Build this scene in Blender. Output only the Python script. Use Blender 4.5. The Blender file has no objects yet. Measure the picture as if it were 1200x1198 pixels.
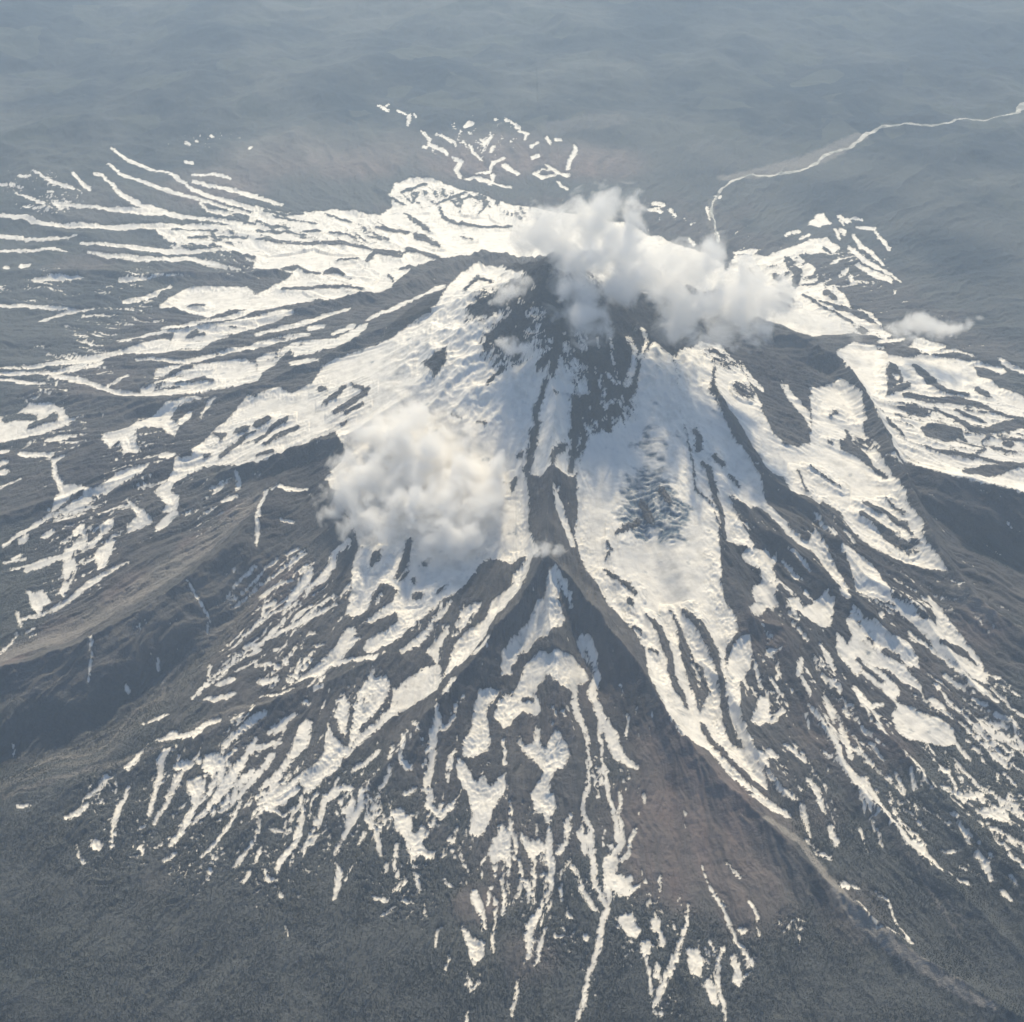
import bpy, math, random
import numpy as np
from mathutils import Vector

# ------------------------------------------------------------------ camera, sky, sun, exposure
scn = bpy.context.scene
COL = scn.collection
CAM_Z = 10000.0
PITCH = math.radians(38.0)
cam_d = bpy.data.cameras.new('camera')
cam = bpy.data.objects.new('camera', cam_d)
COL.objects.link(cam)
cam.location = (0, 0, CAM_Z)
cam.rotation_euler = (math.pi / 2 - PITCH, 0, 0)
cam_d.sensor_width = 36.0
cam_d.lens = 49.44
cam_d.clip_start = 5.0
cam_d.clip_end = 600000.0
scn.camera = cam

SUN_EL = math.radians(41.0)
SUN_AZ = math.radians(5.0)          # measured clockwise from +Y (the view direction); negative = left
world = bpy.data.worlds.new('World')
scn.world = world
world.use_nodes = True
wn = world.node_tree
wn.nodes.clear()
sky = wn.nodes.new('ShaderNodeTexSky')
sky.sky_type = 'NISHITA'
sky.sun_disc = False
sky.sun_elevation = SUN_EL
sky.sun_rotation = SUN_AZ
sky.altitude = 3000.0
bg = wn.nodes.new('ShaderNodeBackground')
bg.inputs['Strength'].default_value = 0.085
wo = wn.nodes.new('ShaderNodeOutputWorld')
wn.links.new(sky.outputs[0], bg.inputs['Color'])
wn.links.new(bg.outputs[0], wo.inputs['Surface'])

sun_d = bpy.data.lights.new('sun', 'SUN')
sun_d.energy = 5.0
sun_d.angle = math.radians(0.53)
sun_d.color = (1.0, 0.86, 0.615)
sun = bpy.data.objects.new('sun', sun_d)
COL.objects.link(sun)
to_sun = Vector((math.sin(SUN_AZ) * math.cos(SUN_EL), math.cos(SUN_AZ) * math.cos(SUN_EL), math.sin(SUN_EL)))
sun.rotation_euler = to_sun.to_track_quat('Z', 'Y').to_euler()
sun.location = (-4000, 9000, 9000)

scn.view_settings.view_transform = 'Standard'
scn.view_settings.look = 'None'
scn.view_settings.gamma = 1.0
scn.view_settings.exposure = 0.42
scn.render.engine = 'CYCLES'
scn.cycles.use_denoising = True
scn.cycles.max_bounces = 48
scn.cycles.diffuse_bounces = 2
scn.cycles.glossy_bounces = 1
scn.cycles.volume_bounces = 48
scn.cycles.volume_max_steps = 256
scn.cycles.volume_step_rate = 0.3
scn.cycles.use_adaptive_sampling = True

# ------------------------------------------------------------------ noise
_rng = np.random.RandomState(7)
_perm = _rng.permutation(512).astype(np.int32)
_perm = np.concatenate([_perm, _perm])
_ang = _rng.rand(512) * 2 * np.pi
_gx = np.cos(_ang).astype(np.float32)
_gy = np.sin(_ang).astype(np.float32)

def noise2(x, y):
    xi = np.floor(x).astype(np.int64); yi = np.floor(y).astype(np.int64)
    xf = (x - xi).astype(np.float32); yf = (y - yi).astype(np.float32)
    u = xf * xf * xf * (xf * (xf * 6 - 15) + 10)
    v = yf * yf * yf * (yf * (yf * 6 - 15) + 10)
    xi &= 511; yi &= 511
    x1 = (xi + 1) & 511; y1 = (yi + 1) & 511
    def g(a, b, fx, fy):
        h = _perm[_perm[a] + b]
        return _gx[h] * fx + _gy[h] * fy
    n00 = g(xi, yi, xf, yf); n10 = g(x1, yi, xf - 1, yf)
    n01 = g(xi, y1, xf, yf - 1); n11 = g(x1, y1, xf - 1, yf - 1)
    a = n00 + u * (n10 - n00); b = n01 + u * (n11 - n01)
    return (a + v * (b - a)) * 1.5

def fbm(x, y, o=4, gain=0.5):
    s = 0; a = 1.0; t = 0
    for k in range(o):
        s = s + a * noise2(x * 2.03 ** k + 17.3 * k, y * 2.03 ** k + 9.1 * k); t += a; a *= gain
    return s / t

def ridged(x, y, o=4, gain=0.5):
    s = 0; a = 1.0; t = 0
    for k in range(o):
        n = 1 - 2 * np.abs(noise2(x * 2.1 ** k + 31.7 * k, y * 2.1 ** k + 5.3 * k)); s = s + a * n; t += a; a *= gain
    return s / t

def sstep(a, b, x):
    t = np.clip((x - a) / (b - a), 0, 1)
    return t * t * (3 - 2 * t)

# ------------------------------------------------------------------ surveyed map data (metres, x east, y away from the aircraft)
SUMMIT = (420.0, 12400.0)
RIDGES = [[(2529, 12891, 130, 250, 250), (1570, 14486, 160, 350, 350), (418, 12380, 150, 350, 350), (-100, 14888, 120, 300, 300), (-600, 14790, 100, 300, 300), (-1251, 14055, 90, 220, 220), (-1937, 14042, 80, 180, 180), (-2930, 14037, 60, 150, 150), (-4160, 14136, 40, 150, 150)], [(-351, 12766, 60, 150, 150), (-895, 12909, 70, 150, 150), (-1533, 12860, 70, 120, 150), (-2058, 12580, 60, 120, 150), (-2853, 12330, 50, 120, 150), (-3788, 12375, 30, 120, 150)], [(-1084, 11489, 40, 150, 150), (-1686, 11104, 110, 160, 160), (-2143, 11053, 120, 170, 130), (-2558, 10987, 110, 170, 130), (-3145, 10896, 60, 150, 130)], [(-2157, 10763, 70, 200, 160), (-2262, 10352, 160, 300, 260), (-2530, 9763, 260, 380, 380), (-2919, 9299, 270, 450, 460), (-3632, 8727, 270, 480, 500), (-4323, 8518, 250, 480, 500), (-4875, 8379, 230, 480, 500)], [(-2291, 9444, -60, 250, 250), (-2485, 9126, -110, 300, 300), (-3050, 8398, -170, 380, 380), (-3562, 8020, -200, 420, 420), (-4619, 7662, -200, 450, 450)], [(328, 11646, 120, 250, 250), (400, 10974, 140, 200, 200), (347, 10201, 230, 200, 200), (294, 9292, 310, 260, 260), (0, 8788, 250, 280, 280), (-385, 8259, 190, 260, 260), (-879, 7611, 110, 220, 220), (-1311, 7056, 50, 200, 200)], [(294, 9292, 310, 260, 260), (716, 8768, 270, 280, 280), (1110, 8148, 220, 280, 280), (1350, 7663, 180, 260, 260), (1769, 7135, 130, 230, 230), (2267, 6508, 110, 200, 200), (2796, 5963, 80, 180, 180), (3466, 5456, 50, 150, 150)], [(314, 9144, 280, 280, 280), (351, 8329, 190, 380, 380), (472, 7589, 110, 420, 420), (641, 6737, 50, 420, 420), (850, 5936, 25, 400, 400)], [(1162, 11592, -40, 200, 200), (1212, 10882, -60, 250, 250), (1166, 9992, -90, 280, 280), (1401, 8935, -90, 240, 240), (1739, 7917, -70, 200, 200), (2238, 7043, -30, 150, 150)], [(-828, 11360, -30, 400, 400), (-627, 10170, -50, 400, 400), (-900, 9269, -40, 300, 300)], [(1984, 11741, 50, 100, 100), (2206, 11007, 60, 110, 110), (2442, 10563, 80, 120, 120), (2806, 10260, 90, 140, 140), (3131, 9584, 100, 170, 170), (3598, 9200, 100, 170, 170), (3829, 8533, 80, 150, 150), (4250, 7885, 50, 120, 120)], [(1954, 10549, 40, 90, 90), (2181, 10065, 70, 120, 120), (2603, 9677, 80, 130, 130), (2998, 9244, 80, 130, 130), (3368, 8784, 60, 110, 110)], [(1914, 9748, 60, 110, 110), (2046, 8898, 100, 150, 150), (2294, 8847, 130, 170, 170), (2400, 8294, 120, 170, 170), (2668, 7343, 100, 160, 160), (3124, 6627, 80, 150, 150), (3647, 5906, 50, 140, 140)], [(1580, 8571, 40, 80, 80), (1770, 8317, 50, 90, 90), (1914, 7738, 60, 100, 100), (2185, 7208, 50, 100, 100)], [(2546, 13006, 130, 220, 220), (3104, 12975, 160, 230, 230), (3521, 12693, 170, 230, 200), (3683, 11889, 160, 200, 180), (3769, 10837, 170, 180, 200), (3904, 9773, 180, 190, 260), (4192, 9164, 160, 180, 260), (4629, 8790, 140, 180, 260)], [(3943, 10662, -60, 150, 200), (4407, 10341, -220, 350, 350), (5098, 10055, -280, 400, 400)], [(3775, 11199, 80, 150, 180), (4216, 10954, 200, 400, 380), (4936, 10790, 230, 500, 420), (5429, 10727, 230, 500, 420)], [(2712, 8385, 40, 100, 100), (2982, 7934, 90, 140, 140), (3133, 7646, 100, 150, 150), (3423, 7085, 80, 130, 130), (3860, 6461, 50, 120, 120)], [(-5003, 10771, 40, 150, 150), (-4523, 10924, 60, 160, 160), (-3801, 11173, 60, 160, 160), (-3153, 11428, 50, 150, 150)], [(-5721, 13227, 50, 200, 200), (-4410, 12661, 60, 200, 200), (-3315, 12347, 60, 150, 150)], [(-6640, 16285, 60, 200, 200), (-4270, 15683, 80, 200, 160), (-2824, 15380, 60, 150, 120)], [(-1079, 8582, 50, 150, 150), (-2102, 8083, 60, 180, 150), (-2756, 7756, 50, 180, 150), (-3515, 7401, 40, 180, 150)]]
SNOW = '''S-6153,20390,-6139,20341,-5808,19971,-5422,19672,-4931,19163,-4627,18672,-4275,18314,-3860,17998,-3517,17732,-3141,17573,-3118,17607,-3147,17679,-3522,17852,-3870,18177,-4286,18480,-4614,18782,-4928,19289,-5438,19818,-5820,20126,-6129,20403
S-6065,19823,-6051,19770,-5703,19259,-5226,18816,-4869,18548,-4518,18335,-4090,17975,-3485,17514,-3453,17543,-3491,17651,-4101,18107,-4524,18438,-4871,18681,-5231,18941,-5726,19439,-6041,19834
S-6155,19279,-6133,19245,-6003,19221,-5739,18733,-5508,18278,-5186,18048,-4841,17831,-4447,17644,-3930,17402,-3412,17038,-3394,17133,-3430,17231,-3940,17518,-4466,17785,-4868,18042,-5187,18191,-5508,18453,-5723,18850,-6006,19336,-6141,19314
S-6489,18295,-6446,18207,-6081,18085,-5566,17928,-5121,17797,-4825,17781,-4815,17879,-4863,17984,-5163,18030,-5583,18045,-6094,18179,-6480,18335
S-7441,18093,-7398,18034,-7124,17930,-6799,17834,-6438,17602,-5798,17425,-5210,17380,-4834,17290,-4383,17316,-3888,17152,-3393,16947,-3374,17053,-3429,17194,-3913,17331,-4421,17521,-4878,17495,-5244,17552,-5832,17580,-6467,17737,-6830,17983,-7141,18023,-7418,18134
S-7023,19272,-6999,19209,-6644,18867,-6257,18649,-6246,18694,-6274,18756,-6649,18967,-7000,19259
S-6438,19260,-6426,19204,-6234,18903,-6033,18575,-5984,18586,-6034,18755,-6226,19004,-6421,19290
S-7139,18720,-7119,18677,-6861,18488,-6562,18194,-6568,18257,-6600,18335,-6876,18582,-7131,18745
S-7135,17446,-7079,17353,-6717,17296,-6338,17208,-5892,17230,-5879,17248,-5903,17268,-6367,17314,-6735,17392,-7135,17541
S-5803,17094,-5778,17057,-5297,16774,-4684,16557,-4099,16446,-3752,16409,-3299,16356,-3277,16485,-3348,16634,-3774,16522,-4116,16543,-4733,16782,-5324,16911,-5790,17119
S-5632,16783,-5605,16731,-5226,16457,-4608,16226,-4178,16255,-3797,15960,-3611,15835,-3583,15840,-3598,15873,-3801,16106,-4208,16426,-4646,16401,-5248,16586,-5616,16799
S-7217,19169,-7172,19100,-6983,19022,-6963,19070,-7014,19144,-7203,19215
S-7444,18974,-7409,18933,-7305,18918,-7289,18956,-7325,19001,-7427,19008
S-7289,18956,-7240,18878,-7170,18888,-7153,18924,-7187,18964,-7273,18995
S-7149,18873,-7126,18852,-7035,18837,-7020,18858,-7046,18890,-7137,18902
S-6653,18656,-6625,18616,-6547,18601,-6537,18638,-6568,18684,-6640,18680
S-6897,18229,-6866,18184,-6774,18161,-6771,18212,-6797,18247,-6887,18262
S-6668,16476,-6627,16400,-6544,16326,-6541,16395,-6596,16505,-6662,16537
S-6463,16467,-6376,16326,-6313,16495,-6309,16532,-6338,16566,-6466,16566
S-6844,16905,-6813,16861,-6377,16916,-6105,16959,-5937,16886,-5933,16917,-5948,16945,-6129,17059,-6398,16994,-6849,16970
S-4779,17233,-4762,17177,-4551,16923,-4454,16679,-4405,16626,-4401,16687,-4527,17007,-4762,17260
S-4394,16787,-4352,16723,-4139,16685,-3967,16680,-3955,16730,-4012,16882,-4179,16870,-4377,16840
S-4690,19200,-4661,19147,-4341,19095,-4070,18924,-4048,18972,-4072,19026,-4361,19239,-4681,19248
S-4651,18967,-4619,18894,-4270,18659,-3930,18441,-3585,18160,-3184,17864,-3159,17900,-3181,17961,-3604,18404,-3942,18619,-4279,18791,-4628,19006
S-4377,18207,-4365,18132,-4207,17778,-3902,17605,-3741,17706,-3736,17769,-3761,17801,-3932,17789,-4202,17914,-4348,18190
S-4937,19883,-4878,19720,-4748,19650,-4731,19706,-4769,19792,-4916,19928
S-5080,20729,-5063,20659,-4986,20534,-4946,20526,-4976,20651,-5042,20730
S-4727,20970,-4714,20899,-4680,20846,-4652,20848,-4664,20918,-4701,20984
S-4929,20791,-4907,20717,-4870,20667,-4857,20728,-4875,20785,-4906,20812
S-4000,20102,-3969,20067,-3916,20142,-3918,20224,-3953,20277,-3999,20166
S-6120,15943,-6077,15896,-5862,15912,-5624,15850,-5436,15847,-5423,15867,-5444,15891,-5642,15940,-5891,16024,-6107,15987
S-4965,15733,-4926,15684,-4755,15658,-4490,15694,-4085,15579,-4069,15588,-4087,15604,-4495,15724,-4776,15742,-4944,15761
S-6386,15350,-6354,15309,-5864,15131,-5405,14999,-5183,14949,-5170,14968,-5192,15002,-5407,15039,-5906,15270,-6379,15399
S-5737,14808,-5708,14763,-5440,14931,-5078,14970,-5074,14990,-5090,15007,-5457,14977,-5743,14851
P-4253,14818,-4144,15054,-4039,15296,-3746,15485,-3147,15411,-2654,15288,-2565,14633,-3035,14677,-3298,14437,-3541,14346,-3832,14542,-4018,14706
D-4427,15123,-4354,15129,-4284,15596,-4291,15638,-4342,15656,-4470,15294
D-4241,15399,-4206,15371,-4059,15457,-4058,15491,-4084,15512,-4244,15459
D-3795,15394,-3779,15378,-3520,15452,-3508,15478,-3540,15507,-3800,15449
D-3878,14728,-3863,14706,-3653,14684,-3648,14733,-3675,14783,-3874,14755
S-4756,15067,-4713,15013,-4497,15019,-4318,15177,-4219,15422,-4216,15469,-4251,15506,-4362,15295,-4546,15163,-4751,15135
S-4094,14212,-4057,14155,-3630,14075,-3248,14167,-2873,14342,-2563,14287,-2560,14375,-2586,14406,-2912,14499,-3283,14300,-3686,14292,-4082,14243
S-4550,14012,-4527,13986,-4200,14094,-3890,14065,-3878,14079,-3897,14095,-4226,14180,-4552,14062
P-3549,17978,-3143,17616,-2738,17647,-2393,17700,-2079,17500,-1774,17305,-1638,17783,-1720,18119,-1670,18580,-1467,18824,-1220,18789,-969,18592,-718,18311,-475,18172,-293,17867,0,17562,457,17327,1134,17170,1032,15308,0,15031,-313,15532,-467,15422,-826,15299,-1129,15151,-1302,14694,-1443,14018,-1842,14095,-2277,14371,-2672,14317,-2989,14382,-3298,14437,-3172,14889,-3259,16106,-3585,16713
Q-3379,15835,-2818,15373,-2664,15360,-2791,15136,-3063,14855,-3219,15171,-4049,15348,-4084,15565
P-4838,17306,-3449,17317,-3259,16106,-3908,16658,-4424,16661,-4538,16960
D-4667,16957,-4651,16924,-4309,16661,-3895,16574,-3886,16592,-3901,16615,-4318,16729,-4654,16966
D-4607,17263,-4591,17232,-4315,17265,-3943,17146,-3930,17174,-3954,17217,-4323,17314,-4610,17326
D-4319,16963,-4301,16929,-3965,16952,-3492,16834,-3480,16869,-3500,16903,-3987,17058,-4321,17018
D-4324,17913,-4311,17885,-3948,17519,-3449,17286,-3430,17304,-3449,17345,-3957,17616,-4309,17919
D-3482,17434,-3465,17378,-3257,17157,-2960,17089,-2950,17109,-2964,17142,-3265,17268,-3460,17448
D-3268,17564,-3249,17518,-2938,17350,-2618,17124,-2609,17157,-2623,17197,-2940,17424,-3251,17593
D-3416,17769,-3391,17694,-3074,17522,-2840,17544,-2835,17586,-2852,17616,-3080,17595,-3401,17808
D-3425,17052,-3400,17000,-3047,16914,-2699,16870,-2515,16781,-2512,16838,-2533,16903,-2709,16943,-3060,17014,-3418,17120
D-3385,16786,-3361,16727,-3046,16517,-2631,16339,-2177,16223,-1953,16123,-1596,15770,-1366,15582,-1358,15692,-1377,15765,-1598,15887,-1952,16208,-2190,16374,-2649,16481,-3069,16686,-3366,16796
D-2412,16754,-2397,16712,-2100,16555,-2091,16577,-2104,16610,-2403,16781
D-1890,16553,-1877,16511,-1637,16285,-1625,16302,-1637,16348,-1877,16560
D-1811,16873,-1794,16816,-1553,16588,-1328,16548,-1314,16620,-1332,16688,-1556,16740,-1792,16901
D-1453,17441,-1447,17376,-1320,17045,-1123,16622,-1077,16515,-1053,16502,-1060,16549,-1100,16771,-1288,17172,-1429,17441
D-1292,16574,-1244,16297,-1094,16118,-910,15767,-881,15766,-898,15929,-1078,16361,-1237,16590
D-1793,15437,-1755,15421,-1695,15756,-1355,15457,-1289,15726,-1046,15423,-878,15232,-863,15294,-876,15339,-1048,15647,-1313,16000,-1366,15572,-1719,15945,-1813,15632
D-2564,17566,-2552,17524,-2290,17233,-2137,17109,-2125,17125,-2138,17170,-2288,17314,-2550,17574
D-2849,15434,-2815,15364,-2632,15508,-2528,15336,-2332,15214,-2318,15281,-2344,15344,-2528,15414,-2644,15630,-2866,15636
D-2299,15263,-2275,15217,-2121,15199,-2031,15065,-2007,15046,-2011,15068,-2138,15388,-2293,15317
D-2767,14874,-2746,14837,-2326,14763,-2004,14623,-1739,14477,-1722,14482,-1741,14546,-2008,14690,-2343,14888,-2767,14961
D-993,17625,-1000,17562,-921,17083,-728,16756,-442,16586,0,16534,11,16587,0,16638,-443,16701,-724,16885,-895,17195,-968,17576
D-1396,17867,-1400,17932,-1531,18191,-1200,18491,-1193,18576,-1216,18596,-1570,18278,-1420,17858
D-1301,18221,-1325,18213,-1394,17869,-1378,17751,-1349,17796,-1293,18174
D-1058,17683,-1042,17670,-873,17854,-648,18151,-639,18216,-663,18255,-890,17959,-1054,17727
D-770,17783,-754,17751,-587,17966,-412,17882,-399,17898,-410,17949,-594,18052,-764,17807
D-1924,18250,-1911,18205,-1654,17944,-1462,17663,-1439,17677,-1453,17773,-1649,18030,-1912,18280
D-461,17144,-445,17137,-333,17475,-335,17591,-360,17600,-462,17181
D-664,16291,-655,16263,-507,16032,-494,16055,-504,16108,-650,16293
D-1364,15059,-1344,15011,-1118,14995,-1106,15033,-1128,15108,-1353,15100
D-1477,14874,-1473,14806,-1378,14539,-1362,14515,-1363,14542,-1453,14848
D-2184,15690,-2169,15660,-1897,15619,-1888,15623,-1906,15687,-2176,15704
S-2200,22191,-2193,22150,-2007,21810,-1973,21856,-1996,22014,-2182,22202
S-2063,22133,-2034,22125,-1995,22182,-1993,22235,-2022,22245,-2060,22186
S-1883,21943,-1869,21865,-1714,21612,-1690,21653,-1705,21741,-1857,21960
S-1641,21768,-1674,21664,-1671,21273,-1641,21143,-1612,21186,-1604,21614
S-1584,21751,-1586,21695,-1536,21452,-1507,21428,-1503,21494,-1563,21717
S-1428,21000,-1427,20957,-1300,20624,-1279,20314,-1081,20010,-990,19738,-938,19779,-947,19927,-1056,20142,-1251,20442,-1257,20687,-1399,20995
S-1213,20845,-1198,20774,-988,20421,-872,20244,-871,20166,-850,20097,-832,20157,-841,20352,-973,20564,-1187,20855
S-912,19776,-900,19682,-801,19463,-843,19149,-758,18783,-716,18758,-710,18894,-766,19071,-706,19490,-877,19771
S-1377,20300,-1351,20180,-1298,20143,-1271,20223,-1295,20332,-1349,20364
S-764,21055,-717,21007,-614,21029,-598,21214,-673,21272,-754,21165
S-683,20882,-680,20779,-647,20696,-618,20669,-619,20736,-644,20845
S-499,20448,-492,20348,-372,20028,-279,20465,-286,20584,-323,20588,-401,20237,-471,20442
S-334,19729,-290,19742,-246,20034,-250,20082,-268,20067,-345,19846
S-657,20280,-663,20190,-592,19797,-452,19501,-426,19512,-429,19568,-555,19898,-630,20227
S-533,18905,-511,18858,-295,19022,-252,19299,-116,19475,-103,19586,-136,19583,-298,19430,-323,19158,-518,18980
S-260,18975,-306,18941,-310,18586,-479,18722,-509,18698,-492,18612,-292,18398,-234,18851
S-689,18758,-666,18703,-488,18710,-307,18497,-5,18269,17,18293,5,18365,-298,18640,-486,18788,-676,18829
S-302,21252,-282,21213,-228,21215,-208,21238,-229,21284,-282,21290
S-132,21226,-116,21140,-9,20989,25,21031,9,21091,-98,21261
S-155,19313,-145,19165,-21,18974,30,18994,21,19167,-103,19321
S19,21071,14,20968,62,20794,117,20746,124,20902,66,21050
S87,20729,98,20669,203,20477,172,20356,183,20288,218,20314,268,20629,113,20741
S258,19956,292,19925,397,20076,410,20170,375,20193,271,20044
S274,19554,315,19483,394,19538,413,19678,363,19744,289,19663
S509,20508,499,20420,559,20186,595,20197,605,20273,545,20524
S631,20387,647,20332,747,20254,778,20323,757,20371,654,20438
S983,20064,928,20011,819,19501,774,19121,793,19030,834,19106,887,19463,991,19916
S919,20206,911,20111,939,19961,975,19946,984,20050,945,20184
S485,19394,488,19302,662,18834,814,18816,849,18830,827,18934,687,19005,511,19384
S280,18957,292,18828,423,18674,613,18742,636,18854,608,18918,431,18854,321,18997
S315,18883,339,18858,448,19040,592,19044,611,19092,594,19152,441,19149,323,18961
S-23,19099,-10,18999,74,18859,114,18905,98,19042,10,19144
S631,18586,632,18546,764,18254,789,18261,789,18317,650,18620
S1895,17733,1909,17620,2056,17571,2097,17655,2079,17726,1936,17823
S1817,17435,1830,17375,1994,17291,2034,17358,2021,17459,1848,17492
S2126,17561,2112,17445,2168,17162,2191,17152,2203,17254,2158,17556
S1911,17460,1922,17442,2021,17510,2035,17547,2024,17577,1926,17514
S2809,18125,2818,18071,2897,18041,2932,18102,2924,18197,2833,18157
S2661,17768,2635,17689,2610,17082,2626,17043,2649,17130,2684,17722
S2658,16654,2634,16593,2618,16256,2631,16208,2655,16295,2684,16640
S1179,16845,1191,16802,1493,16673,1529,16753,1510,16833,1199,16885
S2265,16384,2248,16275,2266,16003,2303,15996,2321,16099,2290,16343
S2766,15917,2773,15814,3091,15904,2856,15776,2804,15581,2864,15596,3157,16105,2799,16005
P428,15995,1124,16980,1558,16756,1951,16208,2533,15647,2627,14793,1664,13422,500,12153
P3964,17236,4143,17648,4279,17750,4309,17304,4106,17151
S4456,17696,4444,17582,4515,17277,4575,17334,4583,17443,4505,17738
S4591,17534,4589,17463,4746,17467,4784,17516,4773,17556,4618,17567
S4595,17233,4603,17169,4855,17187,4844,16912,4879,16479,4922,16493,4947,16591,4899,16989,4909,17328,4632,17289
S4376,17162,4346,17034,4375,16899,4425,16904,4448,17007,4414,17152
S3553,16714,3576,16677,3672,16829,3698,16920,3669,16935,3581,16817
S3693,16875,3717,16849,3820,16967,3849,17046,3829,17089,3726,16969
S3751,16706,3773,16696,3917,16810,3942,16888,3917,16916,3771,16768
P2768,15785,3220,15912,3628,16383,3911,16707,4142,16750,4273,16523,4096,16196,3939,16257,3938,15963,3855,16102,3619,16038,3762,15636,3744,15272,3560,14974,3815,15305,3974,14825,3988,14474,3756,14512,3551,14525,3960,14263,4265,14025,4342,13914,4247,13729,3876,13829,3315,13490,2649,13622,2370,14401
D3427,15912,3396,15751,3433,15333,3359,14967,3382,14889,3451,15006,3580,15474,3492,15927
D3695,16020,3712,15949,3988,15811,4045,15526,4157,15548,4206,15767,4136,16269,3747,16108
D3708,14897,3686,14747,3809,14584,3849,14613,3856,14703,3756,14959
D3178,15321,3144,15095,3187,14951,3240,14997,3253,15106,3238,15334
D3146,14642,3128,14482,3258,14350,3290,14378,3289,14433,3190,14699
D3416,14680,3408,14608,3563,14348,3735,14192,3895,13988,3918,14002,3931,14082,3762,14260,3590,14417,3448,14729
D3932,13917,3946,13844,4021,13852,4073,13918,4062,13973,3995,13984
D2986,14271,2983,14196,3182,14180,3206,14215,3207,14279,3007,14295
D4017,16445,4011,16397,4059,16242,4086,16256,4098,16326,4046,16469
S4524,17017,4499,16928,4520,16483,4632,16207,4694,15965,4720,15975,4731,16027,4688,16310,4601,16636,4560,17000
S4370,16564,4358,16479,4417,16013,4603,15798,4729,15631,4770,15679,4773,15742,4647,15899,4501,16210,4419,16603
S4334,15897,4333,15826,4501,15595,4684,15441,4734,15521,4737,15585,4566,15773,4378,15933
S4429,15630,4426,15573,4677,15390,4703,15417,4702,15455,4471,15710
S4744,15711,4732,15648,4796,15459,4824,15480,4836,15540,4768,15718
S4024,15386,4059,15380,4208,15708,4217,15771,4183,15753,4046,15510
S4200,15626,4162,15520,4118,15264,4159,15253,4204,15378,4227,15591
S4303,17144,4283,17078,4287,16761,4315,16749,4339,16820,4322,17122
S4466,17551,4433,17418,4435,17263,4459,17258,4475,17323,4470,17466
S3999,15810,4018,15796,4167,15993,4196,16089,4190,16155,4017,15869
S4066,14495,4066,14437,4160,14306,4223,14050,4253,14058,4268,14125,4207,14399,4097,14520
S4674,15232,4647,15155,4634,15013,4646,15005,4661,15044,4676,15190
S-5582,13609,-5551,13579,-5234,13611,-4831,13596,-4555,13684,-4344,13657,-4106,13709,-3930,13801,-3925,13911,-3992,13996,-4179,13933,-4395,13812,-4597,13809,-4889,13767,-5271,13723,-5583,13667
S-6076,13708,-6055,13683,-5576,13588,-5569,13615,-5598,13660,-6068,13731
S-5826,13526,-5796,13493,-5486,13448,-5181,13413,-4849,13485,-4650,13653,-4649,13690,-4671,13706,-4893,13600,-5211,13498,-5515,13540,-5821,13571
S-5791,13415,-5766,13382,-5636,13340,-5422,13211,-5199,13187,-5207,13252,-5226,13274,-5454,13329,-5660,13430,-5782,13438
S-5182,13405,-5156,13366,-4999,13255,-4717,13090,-4359,12811,-4082,12669,-3642,12594,-3297,12522,-2968,12537,-2682,12530,-2646,12657,-2774,12869,-3019,12709,-3334,12659,-3666,12697,-4113,12800,-4365,12905,-4731,13218,-5028,13394,-5169,13438
S-5009,13438,-4983,13410,-4794,13451,-4609,13501,-4612,13552,-4645,13602,-4822,13525,-5005,13462
S-4451,12976,-4426,12954,-4223,13117,-4230,13170,-4256,13197,-4451,13006
S-4239,13520,-4218,13490,-3900,13378,-3622,13219,-3423,13221,-3151,13306,-2799,13248,-2435,13376,-2421,13427,-2461,13465,-2839,13401,-3172,13376,-3469,13381,-3647,13334,-3910,13445,-4227,13538
P-4025,12837,-3901,12941,-3943,13220,-3772,13239,-3468,13164,-3227,13161,-2930,13103,-2769,12977,-2714,12634,-2985,12578,-3257,12523,-3642,12586,-4016,12779
D-3995,12843,-3967,12825,-3725,13040,-3498,13115,-3496,13175,-3534,13210,-3756,13101,-3989,12866
D-3653,12821,-3636,12807,-3294,12753,-3197,12699,-3180,12703,-3192,12728,-3320,12871,-3642,12831
D-3881,12772,-3864,12747,-3577,12736,-3568,12753,-3587,12770,-3876,12787
P-4317,13715,-4099,13850,-3909,13888,-3893,14081,-3685,14069,-3327,14039,-2954,14174,-2607,14209,-2475,14003,-2895,13804,-3183,13748,-3377,13710,-3473,13465,-3848,13599,-4243,13614
D-3746,13947,-3710,13907,-3498,13867,-3486,13895,-3519,13945,-3728,13969
D-3698,13981,-3661,13947,-3593,13958,-3584,13988,-3612,14014,-3688,14025
P-5755,12666,-5387,12713,-5274,12852,-5019,12796,-4846,12674,-4728,12418,-4585,12411,-4754,12322,-4876,12249,-5088,12178,-5581,12117
D-5535,12617,-5473,12546,-5292,12564,-5119,12504,-5105,12560,-5144,12616,-5340,12714,-5532,12692
D-5170,12363,-5113,12314,-4992,12383,-4848,12404,-4871,12564,-4948,12624,-5049,12507,-5175,12443
S-4910,12092,-4860,12031,-4645,12027,-4631,12080,-4688,12148,-4901,12142
S-5139,11872,-5087,11795,-4741,11740,-4720,11772,-4758,11818,-5131,11932
S-5371,11954,-5331,11908,-5249,11932,-5246,11961,-5268,11986,-5365,12000
S-5388,11673,-5327,11628,-5192,11713,-5188,11751,-5224,11775,-5384,11737
S-5327,11493,-5275,11451,-5144,11540,-5143,11595,-5189,11634,-5332,11570
S-5238,11234,-5210,11218,-4956,11406,-4958,11436,-4978,11446,-5235,11262
S-4609,11759,-4640,11767,-4733,11714,-4634,11395,-4527,11220,-4470,11191,-4480,11268,-4589,11416,-4674,11672,-4610,11719
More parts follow.
